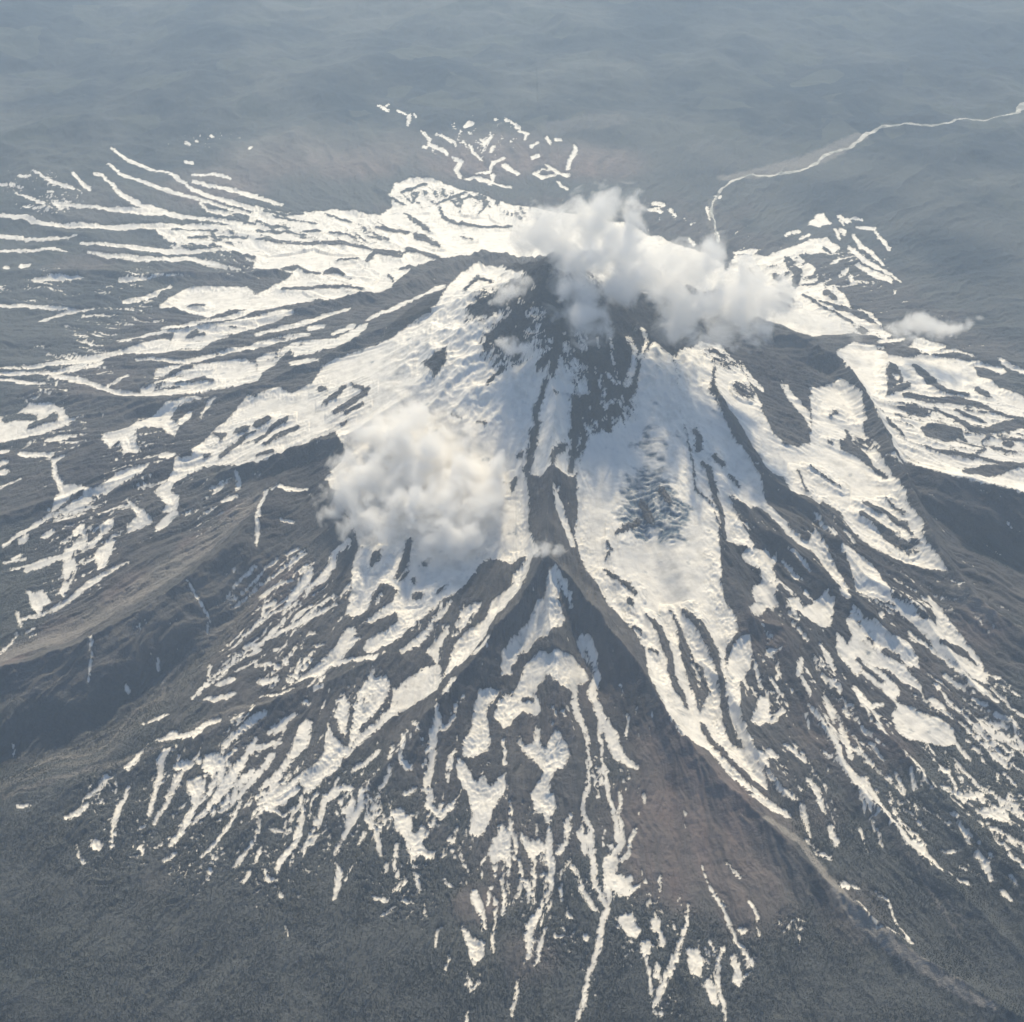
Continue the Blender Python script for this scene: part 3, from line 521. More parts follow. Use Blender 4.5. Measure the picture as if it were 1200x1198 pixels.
D1465,9101,1464,9066,1593,8863,1679,8600,1707,8435,1721,8255,1717,8011,1753,7799,1843,7744,1860,7732,1863,7749,1858,7841,1836,8019,1777,8231,1757,8447,1755,8663,1652,8895,1496,9096
D805,9447,808,9433,887,9352,995,9280,1062,9201,1093,9202,1096,9241,1021,9323,908,9380,816,9454
D997,9161,987,9099,1013,9069,1045,9071,1052,9115,1039,9162
D1536,7938,1527,7907,1590,7729,1705,7539,1857,7367,2009,7231,2048,7256,2050,7297,1894,7423,1741,7589,1626,7764,1559,7930
D827,9548,838,9551,888,9646,860,9720,850,9718,845,9709,872,9637,825,9560
D925,9830,941,9826,1051,9904,1161,9994,1180,10050,1138,10054,1032,9952,931,9848
P1901,8750,2021,8799,2029,8585,1967,8450,1901,8335,1857,8044,1897,7893,1942,7692,2040,7633,2023,7507,1906,7619,1845,7790,1782,8062,1761,8232,1792,8512
P1937,7938,2049,8234,2115,8195,2126,8016,2005,7911
P2055,9717,2151,9784,2315,9801,2346,9451,2304,9225,2098,9000,2044,9036,2127,9204,2106,9345,2216,9444,2201,9549,2099,9627
Q732,11289,717,11327,744,11748,875,11926,1007,12001,1225,12032,1320,11895,1221,11621,1153,11427,1085,11237,968,10995,843,10916,765,10997
S892,11456,896,11409,1007,11355,1042,11366,1040,11415,938,11468
S919,11250,911,11215,972,11132,1001,11138,1006,11158,959,11244
S853,11193,839,11175,817,10995,827,10979,840,10984,864,11179
Q111,10517,173,10408,234,10333,372,10334,469,10362,589,10406,587,10025,549,9753,671,9314,485,9378,293,9271,153,9834,170,10091,141,10341
S366,10160,358,10135,384,9973,445,9855,524,9640,554,9642,568,9678,505,9915,461,10071,381,10180
S51,9644,93,9630,201,9624,207,9662,177,9709,59,9695
S433,10206,412,10185,373,10045,378,10034,395,10068,440,10197
D581,11096,556,11072,552,10876,527,10786,537,10766,557,10780,601,10891,605,11076
D637,10964,619,10933,647,10786,592,10613,602,10582,628,10596,711,10782,666,10956
D361,10452,412,10499,494,10644,503,10705,457,10660,371,10512
D370,10363,389,10392,407,10515,395,10518,376,10488,358,10394
D201,10640,230,10662,199,10843,268,10899,267,10924,245,10928,168,10856,167,10701
D52,10605,80,10596,108,10642,104,10665,82,10678,47,10624
D224,11091,214,11080,229,10975,243,10954,253,10974,238,11077
D-7,10276,22,10288,43,10389,35,10408,20,10411,-22,10306
D234,11430,285,11389,379,11425,471,11551,481,11598,430,11596,320,11507,236,11465
D433,11604,468,11613,554,11742,555,11792,519,11776,434,11640
D356,11285,387,11284,446,11458,421,11489,368,11432,341,11315
D556,11463,568,11472,569,11492,556,11496,544,11479,544,11467
D390,11122,401,11106,418,11118,431,11160,419,11173,402,11145
D582,11347,579,11335,614,11264,631,11262,637,11279,594,11349
P1599,11994,1712,12121,1977,12485,2161,12507,1959,11743,2037,11405,2130,11090,2268,10840,2349,10602,2385,10370,2584,10066,2756,9886,2871,9609,3006,9410,2927,9493,2783,9798,2639,9884,2356,10144,2187,10139,2034,10333,2105,10073,2220,9702,2111,9776,1931,9885,1893,9672,1899,9964,1846,10246,1703,10425,1704,10656,1667,11009,1602,11268
P1699,10380,1846,10246,2037,10354,2112,10153,2171,9944,2061,9795,1923,9872,1888,10103
D1768,10682,1771,10667,1819,10629,1832,10528,1859,10336,1899,10159,1898,9890,1859,9630,1870,9609,1891,9639,1936,9888,1937,10163,1898,10350,1880,10546,1865,10677,1787,10700
D1750,11110,1735,11055,1764,10970,1725,10884,1752,10828,1806,10885,1814,10987,1776,11095
D1901,10827,1901,10802,1981,10717,2014,10712,2019,10766,1931,10832
D2040,10638,2038,10623,2109,10516,2124,10509,2127,10526,2056,10632
Q2018,10331,2115,10216,2292,10282,2379,10200,2533,9971,2316,9831,2166,9899,2090,10073
P2110,12601,2356,12240,2411,11973,2569,11503,2703,11203,2915,11284,3006,11731,3032,12033,3245,12352,3469,12357,3591,12070,3547,11704,3614,11271,3682,10968,3745,10647,3742,10494,3822,10243,3779,10098,3876,9825,3916,9637,3749,9725,3507,9851,3288,9969,3153,10124,3071,10353,2929,10479,2766,10307,2620,10405,2502,10675,2395,10815,2304,11085,2181,11370,2092,11532,2013,11761
Q2545,11967,2636,11974,2758,11876,2901,11748,2889,11483,2923,11343,2788,11196,2656,11182,2551,11345,2479,11607
D2431,12484,2437,12353,2605,12317,2728,12171,2890,12010,2947,12050,2948,12110,2810,12322,2712,12540,2527,12622
D2318,12670,2312,12587,2405,12467,2471,12488,2485,12640,2362,12711
D3581,11961,3579,11943,3646,11624,3657,11332,3725,11037,3842,11032,3891,11036,3898,11085,3845,11173,3795,11485,3701,11608,3598,11953
S3593,11530,3590,11515,3617,11343,3635,11321,3643,11353,3609,11521
S3702,11181,3701,11162,3761,11058,3803,11115,3805,11142,3716,11170
D3240,11383,3244,11290,3370,11230,3493,11109,3626,10923,3648,10921,3651,10953,3528,11153,3458,11381,3351,11494
D3366,11673,3356,11653,3338,11459,3372,11452,3402,11525,3382,11666
D3222,11761,3240,11761,3304,11837,3306,11865,3276,11866,3222,11773
D3121,11375,3123,11353,3146,11334,3171,11340,3169,11367,3145,11380
D3471,11941,3474,11905,3574,11879,3583,11881,3582,11906,3496,11982
D3313,10547,3308,10497,3472,10389,3652,10267,3702,10133,3725,10118,3732,10156,3694,10314,3526,10492,3342,10574
D3268,10419,3261,10355,3369,10271,3478,10077,3586,9975,3662,10013,3658,10078,3564,10171,3408,10329,3305,10434
S3466,10400,3454,10336,3496,10265,3551,10280,3569,10362,3517,10417
D3563,10631,3564,10608,3683,10412,3703,10406,3706,10437,3585,10630
D2736,10869,2730,10856,2767,10574,2782,10567,2790,10581,2746,10864
D2865,10916,2866,10911,3127,10705,3139,10707,3138,10720,2871,10920
D1954,11702,1947,11666,2044,11439,2139,11186,2192,10980,2297,10773,2360,10620,2391,10606,2401,10635,2383,10922,2266,11096,2183,11241,2094,11502,1976,11688
D2386,10643,2390,10607,2480,10504,2565,10417,2690,10291,2734,10213,2832,10095,2948,9820,3039,9652,3097,9487,3125,9475,3137,9499,3091,9673,2994,9833,2890,10109,2896,10373,2815,10516,2606,10450,2582,10699,2437,10724
S2799,10247,2794,10229,2815,10174,2839,10157,2846,10179,2818,10233
P2781,10082,2828,9979,2853,9871,2916,9653,3006,9410,2927,9318,2836,9557,2777,9750,2681,9896,2729,9976
D2902,9999,2871,9924,2924,9748,2982,9588,2958,9518,2957,9481,2981,9496,3052,9579,3004,9765,2950,9937
S2869,10088,2871,10068,2942,9950,2983,10021,2985,10053,2888,10082
S3068,10138,3065,10118,3135,9985,3159,9991,3163,10013,3085,10136
P3549,13216,3801,13504,4099,13489,4199,13293,4586,13489,4796,13527,5195,13541,5169,13245,5323,13128,5581,12848,5825,12685,5165,10693,4923,10762,4608,10859,4212,10950,3956,11092,3795,11160,3796,11546,3687,11709,3692,12341,3505,12605
D4147,13175,4056,12965,4043,12811,3934,12395,4252,12668,4314,12828,4275,12830,3990,12534,4235,12824,4219,13116
S4121,12904,4114,12835,4162,12831,4190,12850,4198,12921,4150,12927
D4406,13200,4400,13163,4473,12932,4556,12741,4665,12677,4910,12689,4935,12707,4941,12775,4700,12766,4636,12902,4566,13096,4452,13278
D4127,12491,4143,12456,4416,12421,4710,12479,4990,12480,5199,12380,5378,12343,5414,12384,5411,12421,5224,12432,5030,12571,4772,12671,4457,12556,4177,12557
D4091,12241,4115,12173,4299,12149,4374,12216,4360,12288,4177,12314
D4438,12349,4442,12331,4633,12181,4758,11978,4913,11979,5137,12087,5414,12229,5497,12351,5442,12427,5163,12269,4948,12123,4829,12126,4672,12257,4459,12360
D4193,11915,4202,11761,4426,11733,4588,11866,4655,11823,4675,11823,4683,11848,4662,12002,4533,12066,4278,11980
D4983,12009,4948,12001,4835,11882,4828,11857,4846,11856,4961,11946
D5199,11893,5176,11943,5076,11904,5052,11879,5065,11856,5150,11839
D5048,12942,5033,12842,5116,12703,5176,12734,5193,12837,5104,12963
D4286,11554,4292,11519,4648,11526,4947,11474,4974,11496,4967,11521,4664,11570,4310,11575
D4684,11573,4711,11565,4831,11667,4870,11747,4853,11766,4726,11659
D4449,11185,4425,11069,5179,11477,5215,11531,5219,11603,4520,11337
D4674,12369,4678,12349,4965,12195,4985,12206,4987,12238,4706,12408
D5333,13324,5292,13111,5429,12944,5569,12883,5650,12937,5675,13078,5614,13303,5429,13388
D3839,11950,3816,11867,3965,11687,3985,11691,3988,11711,3865,11974
D4172,11615,4169,11578,4377,11501,4645,11496,4662,11509,4655,11525,4390,11532,4193,11630
D4919,11808,4925,11777,5169,11747,5188,11762,5182,11781,4945,11830
S5172,12116,5168,12094,5247,11992,5266,11999,5267,12022,5186,12124
P4472,13626,4644,13926,4953,13771,4696,13530
S4115,13279,4129,13221,4304,13324,4330,13354,4319,13387,4163,13351
S4585,13545,4597,13529,5021,13656,5227,13606,5243,13620,5239,13634,5049,13747,4604,13571
S5162,13489,5170,13460,5351,13405,5476,13336,5537,13381,5545,13491,5393,13506,5196,13526
S5522,13645,5507,13584,5612,13473,5810,13312,5874,13357,5878,13447,5651,13534,5555,13663
S4105,13629,4125,13614,4453,13761,4486,13833,4480,13873,4135,13684
S3885,13498,3885,13448,4150,13513,4170,13530,4160,13542,3905,13518
P2963,9810,3073,9907,3186,9848,3288,9733,3353,9493,3359,9332,3461,9288,3560,9197,3581,9108,3721,9091,3740,9304,3694,9417,3728,9456,3789,9324,3862,9134,3968,8920,4046,8756,4056,8563,4015,8490,3913,8536,3782,8634,3668,8777,3593,8956,3511,9099,3381,9221,3242,9299,3060,9367,3047,9535,3020,9714
D3690,8872,3696,8833,3787,8759,3927,8777,3987,8697,4003,8699,4008,8718,3959,8815,3877,8918,3737,8896
D3097,9371,3099,9366,3240,9300,3383,9251,3393,9255,3390,9266,3248,9318,3103,9373
S3443,9002,3441,8973,3566,8860,3706,8670,3839,8473,3951,8329,4063,8281,4083,8293,4087,8315,4005,8408,3893,8551,3737,8700,3593,8890,3469,9019
S4040,8474,4035,8454,4164,8241,4309,8101,4324,8103,4326,8121,4186,8266,4055,8475
P2915,9066,2986,9184,3062,9088,3177,9008,3268,8878,3406,8890,3474,8736,3467,8590,3372,8601,3311,8661,3448,8427,3434,8353,3308,8450,3189,8583,3051,8625,3209,8494,3255,8362,3197,8251,3363,8188,3474,8198,3526,8112,3627,7989,3616,7870,3551,7829,3364,7851,3190,7869,3136,7952,3141,8141,3201,8199,3082,8399,2961,8530,2911,8466,2778,8745,2807,8950,2902,8836,2938,8921
D3167,8785,3170,8746,3249,8692,3298,8647,3319,8649,3323,8672,3291,8749,3202,8806
D3022,9064,3017,9058,3025,9005,3033,9000,3040,9009,3030,9057
D3070,8912,3065,8892,3099,8831,3114,8829,3120,8852,3087,8915
D2947,8709,2937,8674,2987,8554,3115,8429,3137,8437,3140,8464,3025,8600,2968,8707
D3277,8281,3277,8258,3367,8160,3481,8111,3521,8131,3513,8176,3403,8220,3296,8283
P2410,9252,2519,9299,2545,9210,2630,9252,2787,9358,2838,9285,2826,9174,2755,8997,2705,8998,2595,9040,2491,9126,2432,9084
S2883,9350,2883,9329,2947,9260,2970,9252,2983,9320,2906,9357
S2798,9707,2787,9656,2799,9633,2828,9660,2835,9695,2822,9715
S2640,8799,2629,8773,2658,8636,2706,8521,2730,8516,2744,8550,2710,8677,2666,8816
S2677,8390,2666,8347,2709,8279,2737,8272,2745,8302,2709,8377
S2854,8393,2837,8339,2854,8156,2939,8105,3084,8207,3096,8227,3085,8235,2969,8181,2938,8285,2876,8397
S2720,8130,2714,8095,2744,8038,2775,8029,2781,8068,2747,8122
S3223,9196,3216,9162,3241,9131,3266,9140,3271,9169,3245,9198
S3444,8938,3441,8906,3477,8889,3504,8909,3504,8934,3470,8956
S3572,8465,3557,8433,3562,8373,3589,8364,3610,8409,3597,8462
S3658,8561,3655,8525,3735,8444,3801,8397,3815,8398,3814,8413,3758,8468,3689,8564
S3486,8312,3483,8288,3561,8176,3622,8106,3643,8108,3646,8128,3599,8219,3507,8315
S3852,8317,3854,8303,3939,8222,3957,8222,3953,8240,3867,8320
S2450,8631,2384,8524,2360,8365,2420,8217,2437,8149,2447,8134,2463,8170,2471,8299,2398,8360,2478,8598
S2244,8573,2226,8560,2202,8381,2218,8362,2237,8380,2259,8550
S2420,8098,2416,8080,2474,7950,2526,7835,2569,7720,2583,7576,2629,7449,2697,7307,2745,7152,2775,7132,2789,7152,2779,7398,2691,7503,2637,7601,2633,7774,2568,7874,2506,7961,2437,8088
S2580,8275,2567,8243,2592,8054,2655,7956,2675,7773,2678,7613,2701,7600,2727,7645,2738,7816,2710,7987,2664,8110,2603,8267
D2630,8039,2605,7969,2624,7935,2663,7948,2680,7994,2668,8033
S2323,9622,2368,9663,2385,9751,2377,9769,2357,9762,2308,9670
S2412,9718,2411,9703,2466,9608,2525,9477,2554,9463,2564,9496,2503,9626,2428,9715
S2761,7464,2739,7403,2824,7174,2888,7005,2981,6824,3052,6736,3147,6665,3207,6607,3217,6610,3221,6624,3189,6719,3128,6843,3029,6889,2934,7076,2870,7244,2806,7480
S3158,7526,3146,7513,3142,7373,3163,7347,3185,7371,3170,7512
S2990,7504,2980,7487,2980,7414,3000,7403,3016,7430,3001,7496
S3140,7230,3132,7215,3133,7172,3148,7163,3159,7184,3152,7223
S3086,7145,3081,7123,3169,6997,3183,6996,3186,7011,3103,7141
S3391,7590,3395,7564,3459,7508,3503,7543,3498,7579,3416,7600
S3544,7733,3540,7716,3679,7443,3794,7362,3825,7243,3849,7079,3864,7071,3874,7090,3858,7261,3816,7383,3703,7470,3558,7730
P3621,7192,3738,7247,3835,7229,3876,7067,3767,7106,3674,7134
S3375,7379,3373,7353,3529,7263,3702,7341,3735,7386,3707,7409,3563,7347,3401,7401
S3615,7084,3616,7067,3761,6984,3947,6829,3969,6839,3971,6863,3783,7016,3634,7097
S3392,7137,3386,7124,3412,7054,3441,6942,3465,6849,3480,6839,3490,6853,3488,6957,3431,7056,3406,7125
S3501,6803,3495,6769,3534,6702,3539,6572,3565,6551,3590,6583,3594,6725,3535,6799
S3253,6810,3265,6798,3365,6809,3380,6823,3369,6835,3269,6827
S3741,6912,3733,6889,3780,6755,3893,6635,3916,6638,3920,6663,3810,6782,3756,6905
S3626,6490,3620,6462,3673,6399,3687,6399,3691,6414,3655,6493
S3706,6602,3702,6591,3732,6527,3745,6524,3748,6535,3717,6597
S2012,7499,2006,7475,2086,7321,2193,7233,2222,7243,2220,7278,2120,7339,2036,7481
S1839,7239,1840,7214,1957,7131,2061,7115,2132,7095,2159,7112,2158,7136,2102,7189,2004,7227,1858,7245
S2248,7214,2225,7183,2241,7046,2265,6920,2279,6908,2289,6923,2290,7049,2278,7195
S2311,7443,2307,7421,2362,7317,2377,7208,2407,7125,2424,7118,2433,7136,2423,7227,2406,7346,2331,7446
S2435,7027,2411,6983,2433,6836,2464,6820,2487,6861,2465,7008
S2235,6899,2232,6880,2307,6760,2375,6705,2404,6724,2399,6752,2328,6782,2249,6899
S2135,8614,2177,8618,2295,8649,2302,8661,2289,8671,2160,8679
S2065,8081,2057,8045,2120,7943,2236,8071,2240,8100,2216,8103,2120,8007,2094,8077
S2018,7688,2021,7638,2107,7600,2136,7606,2136,7642,2070,7715
S2183,7757,2184,7735,2251,7664,2332,7581,2351,7581,2353,7604,2282,7702,2203,7762
S2406,6508,2414,6464,2473,6443,2512,6472,2503,6512,2440,6525
S2505,6490,2508,6455,2539,6447,2571,6472,2567,6503,2535,6511
S2672,6461,2672,6447,2750,6376,2765,6236,2834,6044,2843,6043,2848,6057,2785,6249,2769,6391,2685,6462
S2514,6338,2508,6319,2624,6109,2860,6010,2872,6018,2872,6030,2635,6116,2526,6334
S3784,8032,3781,8011,3887,7873,4012,7666,4151,7539,4168,7545,4169,7563,4036,7693,3912,7890,3806,8038
S3868,8131,3848,8075,3901,7953,4007,7903,4027,7908,4029,7932,3953,8024,3894,8133
S3820,7883,3819,7866,3904,7791,3964,7626,3985,7627,3995,7653,3930,7816,3838,7892
S3702,7904,3707,7883,3734,7877,3751,7884,3746,7904,3722,7917
S3734,7818,3733,7798,3792,7758,3815,7764,3812,7788,3752,7830
S3789,7742,3774,7709,3785,7670,3806,7670,3819,7698,3807,7737
S3919,8130,3917,8106,3999,8016,4026,8023,4028,8052,3938,8132
S4147,8165,4122,8123,4125,7978,4149,7804,4170,7804,4181,7824,4150,7981,4159,8158
S3922,7591,3919,7576,3982,7442,3999,7439,4006,7463,3935,7589
S3884,7603,3872,7586,3865,7465,3876,7458,3888,7475,3893,7593
S3882,7333,3889,7315,4023,7304,4035,7312,4030,7325,3901,7347
S2740,12339,2716,12250,2778,11943,2913,11684,2933,11483,2964,11467,2992,11533,3006,11797,2860,12050,2776,12333
P3066,12222,3446,12489,3607,12188,3594,11799,3356,11701,3050,11723
S2341,12348,2329,12306,2394,12005,2519,11885,2554,11909,2558,11959,2454,12124,2371,12347
S3190,12671,3212,12662,3356,12692,3390,12599,3406,12565,3420,12605,3372,12731,3207,12701
D3203,11778,3222,11778,3301,11863,3318,11922,3283,11887,3214,11818
S1126,12016,1113,11920,1187,11824,1148,11663,1068,11411,1093,11374,1152,11460,1212,11652,1239,11854,1156,12020
S1285,12159,1273,12128,1316,12026,1226,11735,1239,11706,1273,11729,1359,12037,1309,12175
S772,11540,762,11514,829,11319,876,11177,845,10989,864,10973,894,11005,942,11189,884,11364,799,11537
S958,11879,950,11865,962,11633,985,11453,1005,11457,1020,11492,989,11659,967,11878
S828,11814,819,11783,834,11656,843,11648,850,11654,837,11810
S688,11811,670,11788,654,11590,663,11312,685,11303,705,11331,696,11608,704,11800
S1066,11269,1044,11255,982,11115,929,10993,941,10961,975,10989,1028,11121,1075,11256
S-1774,8079,-1798,8080,-1899,7994,-1958,7903,-1953,7877,-1929,7878,-1866,7961,-1774,8054
S-2069,7878,-2096,7870,-2188,7645,-2298,7441,-2401,7180,-2475,7064,-2471,7041,-2453,7042,-2365,7152,-2252,7398,-2141,7618,-2059,7848
S-1909,7713,-1938,7713,-2055,7519,-2161,7340,-2277,7173,-2276,7152,-2254,7155,-2125,7310,-2008,7476,-1901,7676
S-1985,7220,-1941,7203,-1784,7303,-1666,7407,-1663,7439,-1692,7446,-1825,7373,-1981,7270
S-2490,7518,-2535,7469,-2504,7239,-2568,7004,-2616,6885,-2606,6852,-2580,6856,-2509,6960,-2446,7206,-2436,7446
S-2625,7560,-2645,7549,-2690,7371,-2742,7200,-2791,7063,-2785,7045,-2768,7050,-2705,7182,-2657,7354,-2612,7532
S-2805,7767,-2828,7739,-2843,7575,-2825,7353,-2835,7147,-2821,7126,-2803,7139,-2784,7339,-2787,7560,-2778,7727
S-3028,7455,-3045,7448,-3101,7273,-3106,7096,-3074,6892,-3052,6868,-3035,6890,-3063,7082,-3053,7249,-3019,7438
S-3496,7147,-3468,7134,-3360,7168,-3313,7256,-3320,7289,-3351,7294,-3404,7230,-3493,7181
S-3215,7525,-3236,7516,-3282,7413,-3367,7342,-3367,7323,-3347,7319,-3260,7395,-3208,7505
S-1931,7056,-1951,7046,-1983,6910,-2048,6790,-2095,6701,-2092,6687,-2079,6688,-2020,6771,-1949,6902,-1920,7037
S-2117,7287,-2142,7278,-2188,7075,-2257,6910,-2364,6780,-2361,6760,-2343,6757,-2229,6884,-2152,7039,-2102,7254
S-2282,6688,-2269,6687,-2173,6776,-2173,6791,-2187,6793,-2282,6702
P-3239,6943,-3200,6977,-3114,6891,-3134,6836,-3199,6859
S-3338,6925,-3342,6912,-3294,6786,-3228,6720,-3214,6719,-3216,6733,-3272,6795,-3323,6914
S-2504,9323,-2490,9327,-2284,9544,-2112,9752,-2115,9778,-2135,9773,-2305,9558,-2504,9337
S-2341,8946,-2323,8936,-2151,9084,-1982,9213,-1979,9230,-1994,9231,-2171,9115,-2341,8963
S-2601,8456,-2585,8452,-2443,8578,-2293,8705,-2158,8776,-2154,8793,-2169,8800,-2312,8741,-2462,8606,-2602,8477
S-2683,8297,-2667,8294,-2546,8453,-2549,8477,-2569,8478,-2687,8321
S-3903,7285,-3886,7269,-3783,7264,-3774,7281,-3791,7297,-3894,7301
S-2845,6918,-2850,6899,-2808,6805,-2789,6793,-2785,6812,-2826,6906
S-2730,6833,-2716,6830,-2656,6875,-2658,6897,-2676,6901,-2731,6850
S-2645,6713,-2626,6709,-2543,6787,-2541,6808,-2564,6811,-2644,6732
S-2894,6999,-2881,6999,-2822,7062,-2825,7081,-2844,7081,-2896,7012
S-1582,6759,-1566,6768,-1529,6880,-1484,7062,-1494,7082,-1510,7073,-1560,6893,-1590,6778
S-1661,6643,-1650,6649,-1631,6765,-1638,6776,-1649,6767,-1669,6657
S-1238,6534,-1226,6539,-1188,6649,-1196,6668,-1212,6662,-1244,6551
S-1169,6827,-1152,6831,-1108,6945,-1116,6967,-1133,6962,-1176,6851
S-1933,6714,-1917,6722,-1900,6836,-1912,6859,-1928,6851,-1943,6731
S-2004,6535,-1991,6538,-1956,6628,-1965,6653,-1983,6649,-2011,6552
S-389,6765,-394,6752,-362,6645,-315,6577,-298,6574,-295,6594,-340,6659,-376,6758
S-516,6551,-515,6531,-450,6463,-432,6462,-432,6482,-498,6551
S-659,6344,-664,6330,-629,6244,-616,6239,-612,6252,-647,6336
S-78,6542,-88,6526,-66,6391,-74,6250,-63,6232,-50,6245,-34,6393,-63,6531
S-155,6485,-170,6477,-199,6332,-190,6316,-175,6327,-145,6465
S49,6685,39,6669,60,6529,23,6400,33,6378,53,6390,92,6524,64,6670
S342,6464,334,6452,363,6353,378,6341,386,6354,357,6452
S250,6165,234,6154,180,5990,160,5854,167,5843,177,5851,209,5984,258,6146
S2772,7906,2766,7893,2797,7713,2878,7564,2896,7559,2903,7580,2833,7742,2785,7900
S3046,7530,3039,7519,3062,7315,3078,7306,3090,7327,3057,7521
S2889,7813,2885,7798,2960,7642,2977,7633,2981,7649,2905,7804
S2160,9262,2158,9241,2252,9108,2282,9123,2289,9165,2181,9261
S2281,9327,2304,9316,2373,9442,2375,9477,2351,9463,2278,9350
S2483,9778,2482,9762,2578,9629,2649,9536,2665,9533,2668,9548,2607,9648,2502,9768
S3610,7882,3602,7859,3665,7691,3688,7686,3697,7714,3628,7878
S3361,7862,3354,7844,3392,7709,3407,7708,3413,7725,3376,7861
S2429,9009,2425,8988,2507,8811,2529,8797,2534,8822,2447,8997
S2976,9161,2975,9147,3007,9107,3021,9104,3023,9117,2991,9158
S3629,8295,3625,8276,3703,8151,3725,8155,3731,8180,3645,8297
D579,11213,554,11162,581,10921,549,10682,512,10446,530,10421,559,10455,612,10685,654,10941,611,11192
D217,11113,202,11100,208,10889,152,10685,111,10482,128,10432,157,10455,213,10639,256,10873,234,11093
D331,11306,301,11303,256,11190,227,11083,238,11059,258,11063,294,11157,347,11272
D1182,10268,1161,10202,1225,10000,1271,9988,1291,10044,1225,10270
D1358,10355,1345,10305,1420,10159,1460,10169,1471,10221,1406,10347'''
